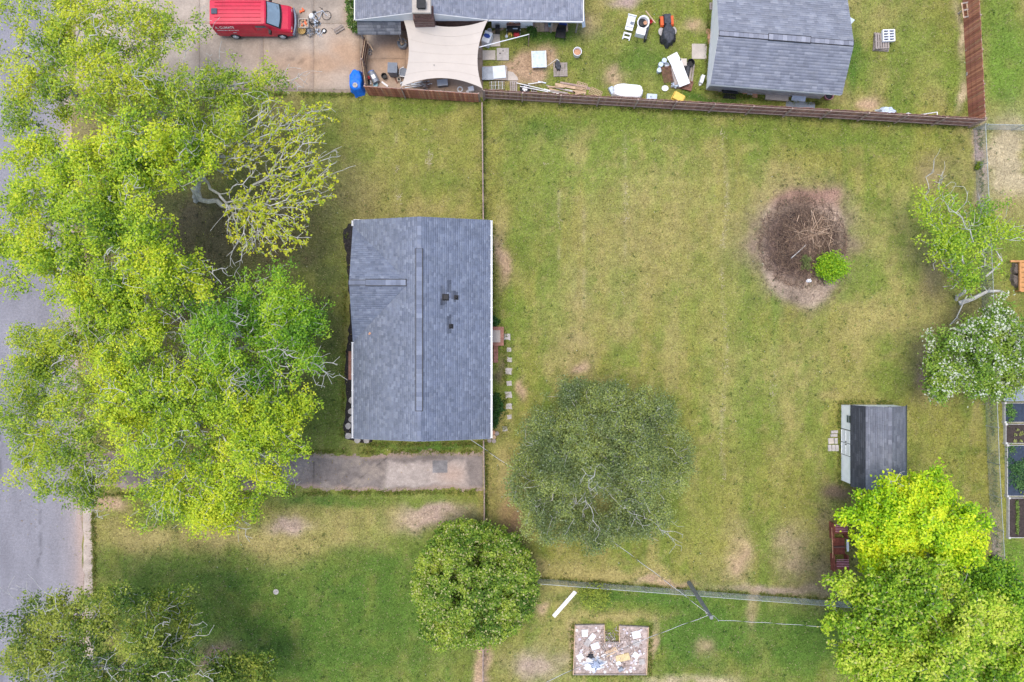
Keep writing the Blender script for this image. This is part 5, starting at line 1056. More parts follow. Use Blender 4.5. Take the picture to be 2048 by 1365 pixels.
t = thing('barrel', 'blue drum lying tipped by the sagging gate', 'barrel', Vector((*G(748, 156, .3).to_2d(), .04)), -62)
MB().tube((-.45, 0, .26), (.4, 0, .24), .25, .25, 16).build('body', M_dgrey, t); MB().tube((-.47, 0, .26), (-.44, 0, .26), .255, .255, 16).build('lid', M_blue, t); MB().box(0, 0, .47, .3, .26, .06).build('paper_label', M_white, t)
one('fuel_can', 'red fuel can by the sagging gate', 'can', MB().box(0, 0, .15, .3, .24, .3, taper=.85).tube((.08, 0, .3), (.16, .05, .4), .03, .02).box(-.04, 0, .34, .16, .04, .05), M_redp, Vector((*G(739, 155, .3).to_2d(), .04)), 20)
one('plastic_tub', 'small dark tub under the red fuel can', 'tub', MB().lathe([(.16, 0), (.2, .2), (.17, .2), (.12, .05), (.01, .05)], 12), M_black, Vector((*G(735, 164, .2).to_2d(), .04)))
board('plank', 'short white plank leaning in the patio corner by the dark tub', 'plank', (741, 160), (742, 170), .1, .05, M_white, .04)
board('white_gutter', 'white length of guttering lying against the patio fence', 'gutter', (764, 165), (776, 174), .12, .06, M_white, .04)
bucket('pale blue bucket at the patio fence', 751, 170, .25, .16, M_cyan, z=.04)
t = thing('planter', 'round grey tyre planter with sticks on the patio near the cream sail', 'planter', Vector((*G(804, 86, .45).to_2d(), .04)))
MB().lathe([(.30, 0), (.36, .12), (.36, .38), (.33, .45), (.26, .44), (.22, .30), (.01, .30)], 18).build('pot', M_dgrey, t)
for a, b in (((-.35, .15, .5), (.35, -.05, .52)), ((.1, -.1, .46), (.22, .28, .62)), ((-.28, .1, .47), (-.2, .3, .6))): MB().tube(a, b, .025, .02, 6).build('stick', M_wood, t)
MB().box(0, -.05, .42, .24, .2, .12, rz=30).build('contents', M_wood, t)
def cinder(label, px, py, rz, z=.04, h=.19, m=M_stone):
    t = thing('cinder_block', label, 'block', Vector((*G(px, py, h).to_2d(), z)), rz, 'cinder blocks')
    b = MB()
    for x in (-.185, 0, .185): b.box(x, 0, .095, .032, .13, .19)
    for y in (-.08, .08): b.box(0, y, .095, .40, .03, .19)
    b.build('body', m, t); MB().box(0, 0, .01, .36, .14, .02).build('core_shade', M_joint, t)  # brown plate inside the hollow cores, coloured to stand for their shade
cinder('grey cinder block on the patio beside the sagging gate', 740, 104, 88)
t = thing('chair', 'dark folded chair with white frame half under the cream sail', 'chair', Vector((*G(807, 145, .5).to_2d(), .04)), 10)
MB().lathe([(.30, .40), (.33, .44), (.2, .46), (.01, .45)], 14).build('seat', M_grey, t); MB().path([(-.34, -.1, .46), (-.2, .28, .5), (.1, .36, .5)], .025).path([(-.34, -.2, .44), (.1, -.34, .42)], .03).build('frame', M_white, t)
for a in range(4): MB().tube((.25 * math.cos(a * 1.57 + .7), .25 * math.sin(a * 1.57 + .7), 0), (.22 * math.cos(a * 1.57 + .7), .22 * math.sin(a * 1.57 + .7), .42), .015).build('leg', M_lgrey, t)
t = thing('lantern', 'small square lantern frame below the grey wheeled bin', 'lantern', Vector((*G(798, 159, .25).to_2d(), .04)), 8); MB().box(0, 0, .12, .16, .16, .22).build('glass', M_black, t)
for x in (-.1, .1):
    for y in (-.13, .13): MB().box(x, y, .13, .035, .035, .26).build('post', M_cream, t)
for z_ in (.02, .25): MB().box(0, .13, z_, .2, .035, .035).box(0, -.13, z_, .2, .035, .035).box(.1, 0, z_, .035, .26, .035).box(-.1, 0, z_, .035, .26, .035).build('rim', M_cream, t)
board('plank', 'thin dark plank between the wheeled bin and the lantern', 'plank', (788, 152), (795, 168), .08, .04, M_woodbr, .04)
for i in range(16):
    x0 = R.uniform(800, 840); y0 = R.uniform(166, 177); board('metal_pipe', ordn[i] + ' of the loose metal pipes heaped under the lower edge of the cream sail' if i < 14 else 'stray metal pipe on the patio heap near the pebble pile' + (' end' if i == 15 else ''), 'pipe', (x0, y0), (x0 + R.uniform(14, 30), y0 - R.uniform(1, 6)), .045, .045, (M_lgrey, M_dgrey, M_white)[i % 3], .04 + (i % 4) * .05, group='metal pipes under the sail')
V, Q, cc = sticks(60, np.array((0, 0, .0)), .42, .34, .25, (.08, .2), (.03, .06), [(.4, .38, .36), (.55, .5, .46), (.2, .17, .16), (.35, .22, .18)], rng); o = link('rubble_pile', np_mesh('rubble_pile', V, Q, cc), M_stick); o.location = Vector((*G(849, 170, .2).to_2d(), .04)); setp(o, 'small heap of mixed stones beside the pipes under the sail', 'rubble')
t = thing('cooler', 'blue-grey cool box under the lower edge of the sail', 'cool box', Vector((*G(885, 166, .4).to_2d(), .04)), 6); MB().box(0, 0, .19, .72, .42, .36).build('body', M_grey, t); MB().box(0, 0, .40, .76, .46, .06).build('lid', M_lgrey, t)
t = thing('toilet_seat', 'white ring seat lying at the patio fence', 'seat', Vector((*G(920, 179, .1).to_2d(), .04))); MB().torus((0, 0, .05), .17, .05, 20, 6).build('ring', M_white, t)
one('white_box', 'white square box in the lower right patio corner', 'box', MB().box(0, 0, .14, .40, .34, .28).box(-.26, -.08, .06, .2, .2, .1, rz=30), M_tarpw, Vector((*G(942, 178, .3).to_2d(), .04)), 12)
# ---- right of the sail
t = thing('washing_machine', 'white appliance with a blue cloth at the right edge of the sail', 'appliance', G(974, 74, .85), -22); MB().box(0, 0, .43, .55, .8, .86).build('body', M_white, t); MB().box(0, .12, .88, .5, .4, .04).build('panel', M_tarpb, t); MB().lathe([(.22, .9), (.16, .94), (.02, .95)], 12, (-.02, .05, 0), 1.1, .7).build('cloth', M_navy, t)
bucket('white plastic pot above the appliance at the sail edge', 979, 61, .5, .15, M_tarpw, name='plant_pot', cat='pot')
one('speaker', 'black box speaker standing against the siding wall', 'speaker', MB().box(0, 0, .45, .32, .3, .9).lathe([(.10, .9), (.08, .92), (.02, .9)], 12), M_black, G(995, 54, .9))
o = board('plank', 'pale plank lying across behind the black box speaker', 'plank', (983, 66), (1007, 58), .14, .05, M_wood, .0)
t = thing('workbench', 'black wheeled work cart with yellow and red tools against the siding wall', 'work cart', G(1027, 53, .85), 0)
MB().box(0, .30, .80, 1.0, .44, .05).build('top', M_woodbr, t); MB().box(0, -.08, .55, 1.0, .34, .30).build('tray', M_black, t)
for x in (-.48, .48):
    for y in (-.22, .48): MB().box(x, y, .4, .05, .05, .8).build('leg', M_galv, t)
for i in range(7): MB().box(R.uniform(-.4, .4), R.uniform(.2, .44), .86, R.uniform(.06, .18), R.uniform(.05, .12), .08, rz=R.uniform(0, 90)).build('tool', (M_terra, M_woodg, M_stone, M_amber)[i % 4], t)
MB().box(.12, -.10, .71, .34, .07, .012).build('pale_marking', M_lgrey, t)
one('yellow_toy', 'yellow plastic toy tractor in front of the black work cart', 'toy', MB().box(0, 0, .16, .3, .2, .2, taper=.7).box(-.1, -.14, .1, .08, .1, .2).box(.12, -.12, .1, .08, .14, .2).box(0, .12, .12, .3, .08, .1), M_yellow, G(1020, 66, .25))
one('red_toy', 'red plastic bowl-shaped toy in front of the black work cart', 'toy', MB().lathe([(.15, 0), (.2, .15), (.14, .26), (.02, .28)], 12, sx=1.2), M_redp, G(1033, 68, .25))
one('white_jug', 'white jug left of the yellow toy', 'jug', MB().lathe([(.10, 0), (.11, .2), (.05, .28), (.03, .32)], 10), M_tarpw, G(1013, 71, .3))
cp = thing('clothes_pole', 'long white pole slanting from the siding corner post to the cream sail', 'pole', G(1060, 70, .0)); pp = G(1060, 55, 1.9) - cp.location; q = W(958, 95, 2.3) - cp.location; r_ = W(1058, 69, 1.9) - cp.location
MB().tube(q, r_, .03, .03, 8).build('pole', M_tarpw, cp); MB().box(r_.x, r_.y, .96, .05, .05, 1.92).build('post', M_rail, cp)
slab('paver', 'pinkish square slab beside the white appliance', 'paver', 980, 68, 1000, 93, .06, M_conc, 0, 3); slab('paver', 'tan rectangular slab touching the sail edge below the pinkish one', 'paver', 965, 101, 991, 120, .06, M_conc)
t = thing('sink_slab', 'white-grey square slab with two dark holes', 'slab', G(1005.5, 108.5, .1)); MB().box(0, 0, .05, .88, .88, .1).build('body', M_stone, t)
for x, y in ((-.2, .05), (.02, .22)): MB().lathe([(.05, .1), (.045, .104)], 10, (x, y, 0)).build('hole', M_black, t)
pl = slab('metal_sheet', 'dull grey metal sheet half under the paler one below the slabs', 'sheet', 964, 134, 988, 160, .03, M_dgrey, .25, 0); pl2 = slab('metal_sheet', 'pale grey metal sheet lying askew over the dull one', 'sheet', 986, 132, 1011, 157, .03, M_lgrey, .30, 5)
t = thing('trestle', 'low weathered table carrying the two metal sheets', 'table', G(988, 147, .2)); MB().box(.1, 0, .225, 1.7, 1.0, .05).build('table_top', M_woodg, t)
for x in (-.6, .8):
    for y in (-.42, .42): MB().box(x, y, .1, .07, .07, .2).build('leg', M_woodg, t)
t = thing('cot_frame', 'grey metal rack frame below the metal sheets at the fence', 'rack', G(994, 171, .3), 2)
for y in (-.28, 0, .25): MB().box(0, y, .27, 1.1, .035, .035).build('bar', M_woodg, t)
for i in range(9): MB().box(-.5 + i * .125, 0, .30, .03, .58, .03).build('bar', M_lgrey if i % 2 else M_woodg, t)
for x in (-.52, .52):
    for y in (-.27, .25): MB().box(x, y, .13, .05, .05, .26).build('leg', M_woodg, t)
one('corner_slab', 'cream rounded slab piece right of the metal sheets', 'slab', MB().prism([(-.3, -.35), (.5, -.35), (.42, -.1), (.1, .25), (-.3, .32)], 0, .06), M_conc, W(1023, 152))
pallet('narrow grey pallet propped by the trailer wheel at the fence', 1027, 173, 0, .55, .8, n=4)
wheel('trailer_wheel', 'trailer wheel with white five-hole rim lying at the fence', 1050, 177, .38, .10, M_rubber, M_white, 5)
cinder('grey cinder block right of the trailer wheel', 1068, 181, 0, 0)
for i, (A, B, z_) in enumerate([((1033, 169), (1096, 184), .22), ((1040, 176), (1096, 187), .24), ((1056, 171), (1085, 167), .2)]):
    board('pole', ['upper long white pole over the trailer wheel', 'lower long white pole over the trailer wheel', 'short thin white pole right of the trailer wheel'][i], 'pole', A, B, .05, .05, M_white, z_)
lb = [((1098, 178), (1140, 190)), ((1092, 172), (1150, 186)), ((1110, 170), (1165, 180)), ((1120, 167), (1175, 176)), ((1130, 180), (1170, 188)), ((1145, 184), (1172, 186)), ((1100, 183), (1135, 188)), ((1095, 176), (1130, 176)), ((1140, 172), (1180, 178)), ((1088, 180), (1118, 188)), ((1150, 190), (1168, 187))]
for i, (A, B) in enumerate(lb):
    board('lumber', ordn[i] + ' board from the top of the loose lumber row along the fence', 'board', A, B, (.12, .09, .2)[i % 3], .04, (M_wood, M_woodg, M_wood, M_rail, M_white)[i % 5], (i % 4) * .045, group='loose lumber by the long fence')
board('pipe', 'short pale blue-grey pipe above the lumber row', 'pipe', (1076, 164), (1092, 167), .08, .06, M_lgrey)
def lattice(label, px, py, w, l, rz, m, z=0, tilt=0, step=.11):
    t = thing('lattice_panel', label, 'lattice', Vector((*G(px, py, z).to_2d(), z)), rz)
    n = int(w / step)
    for i in range(n + 1): MB().box(-w / 2 + i * w / n, 0, .01, .035, l, .016).build('slat', m, t)
    n = int(l / step)
    for i in range(n + 1): MB().box(0, -l / 2 + i * l / n, .028, w, .035, .016).build('slat', m, t)
lattice('golden wood lattice piece on top of the lumber row', 1163, 173, .75, .5, -18, M_wood, .16); lattice('golden wood lattice scrap standing in the weeds by the white covered appliance', 1191, 186, .9, .5, -25, M_wood, .02)
t = thing('folding_table', 'pale blue-grey folding table with white edges on bare soil', 'table', G(1078, 119, .5), 2); MB().box(0, 0, .5, 1.0, 1.18, .04).build('table_top', M_tarpb, t)
for x in (-.5, .5): MB().box(x, 0, .51, .05, 1.2, .06).build('edge', M_white, t)
for y in (.2, -.4): MB().box(0, y, .524, .94, .02, .008).build('seam', M_lgrey, t)
for x in (-.42, .42):
    for y in (-.5, .5): MB().box(x, y, .24, .05, .05, .48).build('leg', M_galv, t)
pallet('grey boarded pallet with a black bag on it', 1121, 139, 1, 1.02, 1.0, n=9)
bag = drape(.36, .72, .22, .1, 5, .5, .06); one('black_bag', 'slumped black bag on the boarded pallet', 'bag', bag, M_cover, Vector((*G(1116, 130, .3).to_2d(), .12)), 12, smooth=True)
one('white_rod', 'thin bent white rod reaching from the folding table to the black bag', 'rod', MB().tube((0, 0, .05), (.75, .42, .42), .016, .016, 6).tube((.75, .42, .42), (.95, .28, .40), .016, .016, 6), M_white, W(1092, 135))
t = thing('black_chair', 'black camp chair in front of the back deck', 'chair', G(1122, 64, .6), -8); MB().add([(-.34, -.3, .30), (.34, -.3, .30), (.3, .28, .36), (-.3, .28, .36), (-.3, .42, .78), (.3, .42, .78)], [(0, 1, 2, 3), (3, 2, 5, 4)]).build('seat', M_black, t)
for x in (-.34, .34): MB().tube((x, -.32, 0), (x, .3, .4), .018).tube((x, .35, 0), (x, -.28, .32), .018).tube((x, -.3, .3), (x, -.3, .5), .018).tube((x, -.3, .5), (x * .9, .36, .56), .022).build('frame', M_black, t)
bucket('white barrel planter with dark soil on the neighbouring lawn', 1155, 103, .6, .3, M_tarpw, M_terra, 'planter', name='planter')
bucket('pale blue bucket on the back deck', 1100, 50, .35, .15, M_cyan, z=.23); one('blue_tub', 'bright blue tub on the back deck under the eave', 'tub', MB().box(0, 0, .12, .5, .3, .24, taper=1.1), M_navy, Vector((*G(1126, 47, .4).to_2d(), .23)))
# white covered appliance by the fence
t = thing('covered_appliance', 'long white tarp covered appliance standing at the long fence', 'appliance', G(1257, 181, .7), -4); drape(2.1, .95, .75, .04, 8, .25, .02).build('tarp', M_tarpw, t); MB().box(.0, -.22, .765, 2.0, .012, .02).build('seam', M_lgrey, t); MB().box(-1.15, .1, .2, .3, .5, .3, rz=35, rx=20).build('tarp_flap', M_tarpb, t)
t = thing('grey_box', 'pale grey square box right of the white covered appliance', 'box', G(1304, 194, .4), -4); MB().box(0, 0, .2, .72, .42, .4).build('body', M_tarpb, t); MB().box(-.08, 0, .41, .12, .1, .02).build('latch', M_dgrey, t)
one('yellow_tub', 'yellow tub upside down at the long fence', 'tub', MB().box(0, 0, .14, .85, .58, .28, taper=.9).box(0, 0, .02, .9, .63, .03), M_yellow, G(1358, 194, .28), -28)
# pallet heap
pallet('large pallet under the white board heap', 1362, 150, -12, 1.9, 2.1, n=9, sx=1.7, sy=1.9) if False else pallet('large grey pallet under the white board heap', 1366, 152, -8, 1.5, 1.9, n=9)
pallet('brown pallet standing out below the white board heap', 1368, 170, -14, 1.2, .7, M_woodbr, .12, n=8)
lattice('brown square lattice leaning left of the white boards', 1335, 149, .72, 1.1, 12, M_woodbr, .42, step=.10)
one('white_board', 'large white board on top of the pallet heap', 'board', MB().box(0, 0, .015, .8, 1.75, .03), M_white, Vector((*G(1361, 148, .6).to_2d(), .58)), 21)
one('white_board', 'smaller white board tilted at the upper end of the pallet heap', 'board', MB().box(0, 0, .015, .8, .75, .03), M_white, Vector((*G(1349, 118, .6).to_2d(), .52)), 28)
one('white_crate', 'cream carton at the upper right of the pallet heap', 'carton', MB().box(0, 0, .21, .5, .5, .42), M_cream, Vector((*G(1367, 124, .6).to_2d(), .13)), 0)
one('wooden_crate', 'weathered crate carrying the white boards', 'crate', MB().box(0, 0, .19, .9, 1.3, .38).box(0, 0, .385, .95, .1, .02), M_woodg, Vector((*G(1358, 150, .5).to_2d(), .13)), 12)
for i, (x, y) in enumerate([(1329, 121), (1322, 129), (1319, 140)]): bucket(['uppermost', 'middle', 'lowest'][i] + ' of three pale lidded buckets left of the pallet heap', x, y, .4, .17, M_tarpb, lid=True)
bucket('blue-grey bucket between the lidded buckets and the white boards', 1334, 130, .35, .16, M_lgrey)
bucket('black plant pot at the upper right of the pallet heap', 1382, 125, .45, .26, M_black, name='plant_pot', cat='pot'); one('black_pot_stack', 'dark stack of pots lying below the black plant pot', 'pots', MB().tube((0, .4, .2), (-.1, -.4, .18), .19, .15, 12), M_cover, G(1377, 142, .3))
one('white_dish', 'white half round dish at the lower left of the pallet heap', 'dish', MB().lathe([(.02, .03), (.16, .05), (.24, .10), (.25, .12), (.15, .09), (.01, .08)], 16, sx=1, sy=.85), M_white, G(1330, 177, .1)); one('scrap_bag', 'white plastic scraps on the lower pallet', 'scraps', drape(.7, .4, .2, .2, 12, .6, .1), M_tarpb, Vector((*G(1355, 168, .4).to_2d(), .25)), 10)
slab('paver', 'large tan concrete square left of the garage', 'paver', 1384, 88, 1413, 118, .06, M_conc, 0, -1); one('white_bin', 'small narrow white bin on the grass left of the garage', 'bin', MB().box(0, 0, .2, .26, .62, .4, taper=.95).box(0, -.36, .1, .1, .1, .1), M_white, G(1405, 158, .4), -18)
for i, (x, y) in enumerate([(1418, 63), (1420, 73), (1421, 83)]): slab('paver', ['top', 'middle', 'bottom'][i] + ' clay paver in the short column by the garage wall', 'paver', x - 5, y - 5, x + 5, y + 5, .05, M_terra, 0, R.uniform(-6, 6), 'clay pavers by the garage')
for i, (x, y) in enumerate([(1430, 177), (1441, 179), (1490, 184), (1500, 186), (1510, 191), (1504, 182)]): slab('stone', ordn[i] + ' brown stone from the left along the lower garage wall', 'stone', x - 5, y - 4, x + 5, y + 4, .07, M_stone if i % 2 else M_terra, 0, R.uniform(-15, 15), 'stones along the garage wall')
one('black_mat', 'black folded mat leaning on the lower garage wall', 'mat', MB().box(0, 0, .35, 1.1, .08, .72, rx=38).box(.1, -.25, .05, .9, .3, .08), M_black, G(1459, 184, .3), -4)
t = thing('concrete_ramp', 'concrete doorstep with worn top below the garage wall', 'step', G(1555, 190, .2), -4); MB().box(0, .0, .08, 1.65, .75, .16).build('lower_step', M_conc, t); MB().box(0, .36, .2, 1.5, .3, .24).build('upper_step', M_stone, t)
slab('metal_sheet', 'long flat grey metal sheet below the garage against the fence', 'sheet', 1572, 203, 1630, 217, .03, M_dgrey, .02, -4); one('metal_sheet', 'small pale metal sheet tilted above the long flat one', 'sheet', MB().box(0, 0, .16, 1.0, .42, .025, rx=18), M_tarpb, G(1598, 196, .2), -4); slab('board', 'orange board between the garage wall and the tilted metal sheet', 'board', 1585, 186, 1612, 191, .05, M_woodo, .25, -4) if False else board('board', 'orange board between the garage wall and the tilted metal sheet', 'board', (1584, 186.5), (1613, 189), .14, .05, M_woodo)
bucket('faded pink basket with dark contents at the lower right garage corner', 1659, 191, .35, .3, M_pink, M_black, 'basket', name='basket')
pallet('short weathered pallet beyond the upper left garage wall', 1428, 12, 0, .6, .5, n=4); one('folded_sheet', 'pale grey folded panel sticking out behind the right garage wall', 'panel', MB().add([(-.4, -.5, 0), (-.4, .5, 0), (-.3, .5, 1.3), (.35, .2, 1.2), (-.3, -.5, 1.3)], [(0, 1, 2, 4), (4, 2, 3)]), M_tarpb, G(1700, 46, 1.2))
# pallet stack by the fence
for i in range(3): pallet(['bottom', 'middle', 'top'][i] + ' weathered pallet of the stack on the lawn right of the garage', 1763 + i, 84 - i, -4 + i * 3, 1.1 - .06 * i, 1.3 - .1 * i, M_woodg, i * .13, h=i * .13, n=6)
t = thing('crate', 'white plastic crate with eight openings on top of the pallet stack', 'crate', Vector((*G(1778, 71, .6).to_2d(), .39)), 2); MB().box(0, 0, .02, .82, .80, .03).build('floor', M_fabric, t)
for x in (-.4, 0, .4): MB().box(x, 0, .12, .07, .84, .2).build('bar', M_tarpw, t)
for i in range(5): MB().box(0, -.39 + i * .195, .13, .84, .06, .2).build('bar', M_tarpw, t)
one('tarp_heap', 'crumpled pale blue tarp bundle at the long fence', 'tarp', drape(1.1, .6, .45, .25, 15, .6, .10), M_tarpb, G(1777, 222, .4), -8); one('white_bag', 'white bag at the long fence beside the tarp bundle', 'bag', drape(.6, .32, .3, .2, 16, .7, .08), M_tarpw, G(1818, 230, .3))
one('white_pipe', 'L-shaped white pipe lying near the fence corner', 'pipe', MB().tube((-.8, -.1, .04), (.75, .14, .04), .035).tube((.75, .14, .04), (.75, -.2, .04), .035), M_white, W(1853, 229))
t = thing('pallet', 'open framed pallet leaning on the red-brown fence at the top edge', 'pallet', G(1935, 20, .5), 8, 'wooden pallets')
for x in (-.36, 0, .36): MB().box(x, 0, .5, .08, 1.1, .07, ry=-10).build('stringer', M_wood, t)
for y in (-.5, 0, .5): MB().box(0, y, .56, .8, .1, .03, ry=-10).build('slat', M_woodg, t)
MB().box(-.36, 0, .24, .06, .1, .48).box(.36, 0, .28, .06, .1, .56).build('prop', M_woodg, t)
cinder('cinder block with dark cores against the red-brown fence', 1936, 95, 90, 0); one('block', 'upper plain concrete block at the foot of the red-brown fence', 'block', MB().box(0, 0, .08, .22, .4, .16), M_stone, W(1935, 147), -4); one('block', 'lower plain concrete block at the foot of the red-brown fence', 'block', MB().box(0, 0, .08, .2, .5, .16), M_stone, W(1937, 162), -8)
# lawn tractor
t = thing('lawn_tractor', 'orange lawn tractor under a charcoal cover on the neighbouring lawn', 'lawn tractor', G(1337, 55, .7), 4)
MB().box(0, .62, .52, .52, .72, .34, taper=.85).box(0, .98, .42, .50, .10, .30).build('bonnet', M_cover, t)
for x in (-.36, .36): MB().box(x, .62, .36, .26, .78, .16, taper=.8).build('fender', M_orange, t)
MB().box(0, .98, .30, .62, .14, .16).build('front_bumper', M_cover, t)
for x, y, r in ((-.46, -.12, .24), (.46, -.12, .24), (-.42, .72, .18), (.42, .72, .18), (-.45, -.62, .25), (.45, -.62, .25)):
    if y == -.12: MB().lathe([(.2, .30), (.22, .36), (.10, .40), (.01, .40)], 14, (x, y, 0), .9, 1.3).build('mower_deck', M_stone, t)
    else:
        w = MB().lathe([(r * .5, -.1), (r, -.08), (r, .08), (r * .5, .1)], 16); w.v = [(x + c, y + a, r + b) for a, b, c in w.v]; w.build('wheel', M_rubber, t)
cv = drape(.92, 1.55, .95, .10, 21, .62, .05); cv.v = [(x * (1 - .28 * max(0, y / .8)), y - .38, z * (.9 - .18 * max(0, y))) for x, y, z in cv.v]; cv.build('cover', M_cover, t, smooth=True)
# table and chair with odds
t = thing('white_chair', 'white plastic garden steps and chair set on the neighbouring lawn', 'chair', G(1260, 50, .7), -14)
MB().box(0, .25, .66, .55, .75, .05).build('seat', M_white, t); MB().box(.12, .15, .69, .26, .22, .02).build('opening', M_grey, t); MB().box(0, -.15, .55, .55, .35, .05).build('tray', M_tarpw, t); MB().box(0, .66, .75, .62, .06, .2).build('back_rail', M_white, t)
for x in (-.24, .24): MB().box(x, -.62, .22, .08, .5, .06, rx=35).build('ladder_rail', M_white, t); MB().box(x, .55, .32, .06, .06, .62).build('leg', M_white, t)
for y in (-.45, -.68): MB().box(0, y, .30 - (y + .45) * -.6, .46, .12, .04).build('rung', M_white, t)
t = thing('white_cooler', 'white tub with dark contents and a clay pot on the neighbouring lawn', 'tub', G(1286, 48, .6), -14); MB().lathe([(.34, 0), (.42, .56), (.44, .6), (.36, .58), (.3, .3), (.01, .3)], 18, (0, .12, 0), 1, 1.15).build('body', M_white, t); MB().box(0, -.5, .28, .66, .5, .56).build('box', M_tarpw, t); MB().lathe([(.33, .42), (.25, .52), (.02, .55)], 14, (-.05, .12, 0)).build('contents', M_black, t); MB().lathe([(.12, .5), (.14, .64), (.11, .64), (.02, .56)], 12, (.14, .10, 0)).build('clay_pot', M_terra, t); MB().box(.44, -.5, .3, .12, 1.0, .55).build('side_board', M_cover, t)
one('red_cup', 'small red pot beside the white tub', 'pot', MB().lathe([(.12, 0), (.15, .3), (.12, .3), (.02, .1)], 12), M_redp, G(1303, 40, .5)); board('stick', 'long wooden stick leaning over the white tub', 'stick', (1288, 31), (1307, 55), .07, .05, M_wood, .62)

# ------------------------------------------------------------------ red garden glider by the lime maple
t = thing('garden_glider', 'red wooden double garden seat half hidden by the lime maple', 'garden seat', G(1672, 1093, .3), 2)
for sg in (1, -1):
    y0 = sg * 1.15
    b = MB().box(.22, y0 + sg * .15, .62, .9, .55, .04, rx=sg * -8).build('seat', M_woodred, t)
    for i in range(5): MB().box(.25, y0 - .08 + i * .12 + sg * .1, .70, .85, .05, .03, ry=-4).build('slat', M_pink, t)
    MB().box(-.28, y0, .32, .07, 1.2, .62).build('side_panel', M_woodred, t); MB().box(.70, y0, .32, .07, 1.1, .62).build('side_panel', M_woodred, t)
MB().box(.2, 0, .25, .9, 1.2, .06).build('footboard', M_woodred, t); MB().box(-.32, .3, .45, .05, 2.2, .06).build('rail', M_terra, t); MB().box(.2, 0, .40, .9, .06, .35).build('divider', M_brickd, t); MB().box(.66, .15, .68, .14, .85, .05).build('arm_rest', M_white, t)

# ------------------------------------------------------------------ debris bed
db = thing('debris_bed', 'U-shaped wooden raised bed full of rubble at the lower edge', 'raised bed', W(1222, 1298)); q = lambda x, y: (W(x, y) - db.location).to_2d()
out = [(1150, 1249), (1208, 1248), (1209, 1283), (1238, 1283), (1238, 1250), (1296, 1253), (1292, 1347), (1146, 1347)]
mb = MB(); P = [q(x, y) for x, y in out]; mb.prism([tuple(p) for p in P], .0, .10); mb.build('fill', M_rubble, db)
for i in range(len(P)):
    a, b = P[i], P[(i + 1) % len(P)]; d = b - a; MB().box((a.x + b.x) / 2, (a.y + b.y) / 2, .11, d.length + .03, .06, .22 + .004 * (i % 2), rz=math.degrees(math.atan2(d.y, d.x))).build('frame_board', M_wood if i % 2 else M_woodg, db)
V, Q, cc = sticks(420, np.array((0, 0, .05)), 2.35, 1.55, .08, (.08, .45), (.012, .03), [(.55, .48, .44), (.35, .26, .22), (.2, .15, .13), (.7, .66, .62)], rng); keep = []
o = link('scraps', np_mesh('scraps', V, Q, cc), M_stick, db); o['kind'] = 'stuff'
rg = np.random.default_rng(5); n = 170; q_ = np.stack([rg.uniform(-2.5, 2.4, n), rg.uniform(-1.65, 1.6, n), rg.uniform(.115, .16, n)], 1); q_ = q_[~((np.abs(q_[:, 0]) < .75) & (q_[:, 1] > .4))]
V, Q, cc = leaf_mesh(q_, .21, np.array([(.70, .64, .62), (.55, .46, .42), (.78, .76, .76), (.34, .26, .23), (.6, .55, .6)])[rg.integers(5, size=len(q_))], 5.0, rg, .9); o = link('paper_scraps', np_mesh('paper_scraps', V, Q, cc), M_stick, db); o['kind'] = 'stuff'
for i, (x, y, w, l, a, m, lb) in enumerate([(1169, 1265, .42, .5, 3, M_white, 'white tile near the upper left corner of the debris bed'), (1184, 1273, .36, .5, -40, M_tarpw, 'white tile turned askew near the notch of the debris bed'), (1190, 1291, .6, .45, 20, M_tarpw, 'pale board scrap below the askew tile in the debris bed'), (1175, 1284, .5, .4, 60, M_stone, 'grey-pink slab in the left part of the debris bed'), (1160, 1312, .45, .4, 30, M_tarpw, 'white scrap at the left frame of the debris bed'), (1222, 1302, .9, .4, 30, M_wood, 'pale yellow board left of the striped one in the debris bed'), (1245, 1314, 1.0, .5, 14, mat('yellow_pine', (.62, .48, .26), .8, .15, 5), 'yellow striped plank stack in the debris bed'), (1236, 1325, .35, .25, 20, M_white, 'white offcut below the yellow planks'), (1272, 1268, .6, .5, 15, M_tarpw, 'white tile group in the upper right arm of the debris bed'), (1272, 1285, .5, .4, -20, M_stone, 'pinkish slab in the right part of the debris bed'), (1271, 1309, .45, .38, -35, M_white, 'white tile near the right frame of the debris bed'), (1283, 1322, .4, .4, 10, M_stone, 'grey slab near the lower right of the debris bed')]):
    one('debris_piece', lb, 'debris', MB().box(0, 0, .03, w, l, .06, ry=R.uniform(-3, 3)).box(w * .2, l * .2, .07, w * .5, l * .4, .03, rz=15), m, (*W(x, y).to_2d(), .11), a)
one('tarp_heap', 'crumpled white sheet in the lower left of the debris bed', 'sheet', drape(1.35, .9, .28, .3, 31, .7, .12), M_tarpw, (*W(1187, 1327).to_2d(), .1), 5); one('clothes_heap', 'tangle of blue and dark cloth on the white sheet in the debris bed', 'cloth', drape(.7, .65, .22, .3, 32, .8, .2), mat('blue_dark_cloth', (.12, .16, .30), .9, .6, 9, col2=(.42, .48, .6)), (*W(1190, 1324).to_2d(), .34), 5)
one('cloth_scrap', 'dark purple cloth above the white sheet in the debris bed', 'cloth', drape(.4, .4, .16, .3, 33, .8, .2), M_cover, (*W(1181, 1311).to_2d(), .1)); one('metal_bucket', 'dark rusty bucket on its side in the lower part of the debris bed', 'bucket', MB().tube((-.16, 0, .16), (.18, .05, .14), .12, .16, 12), M_dgrey, (*W(1240, 1337).to_2d(), .1), 20)
board('plank', 'long white plank lying on the grass beside the round evergreen', 'plank', (1107, 1233), (1151, 1183), .27, .06, M_white)

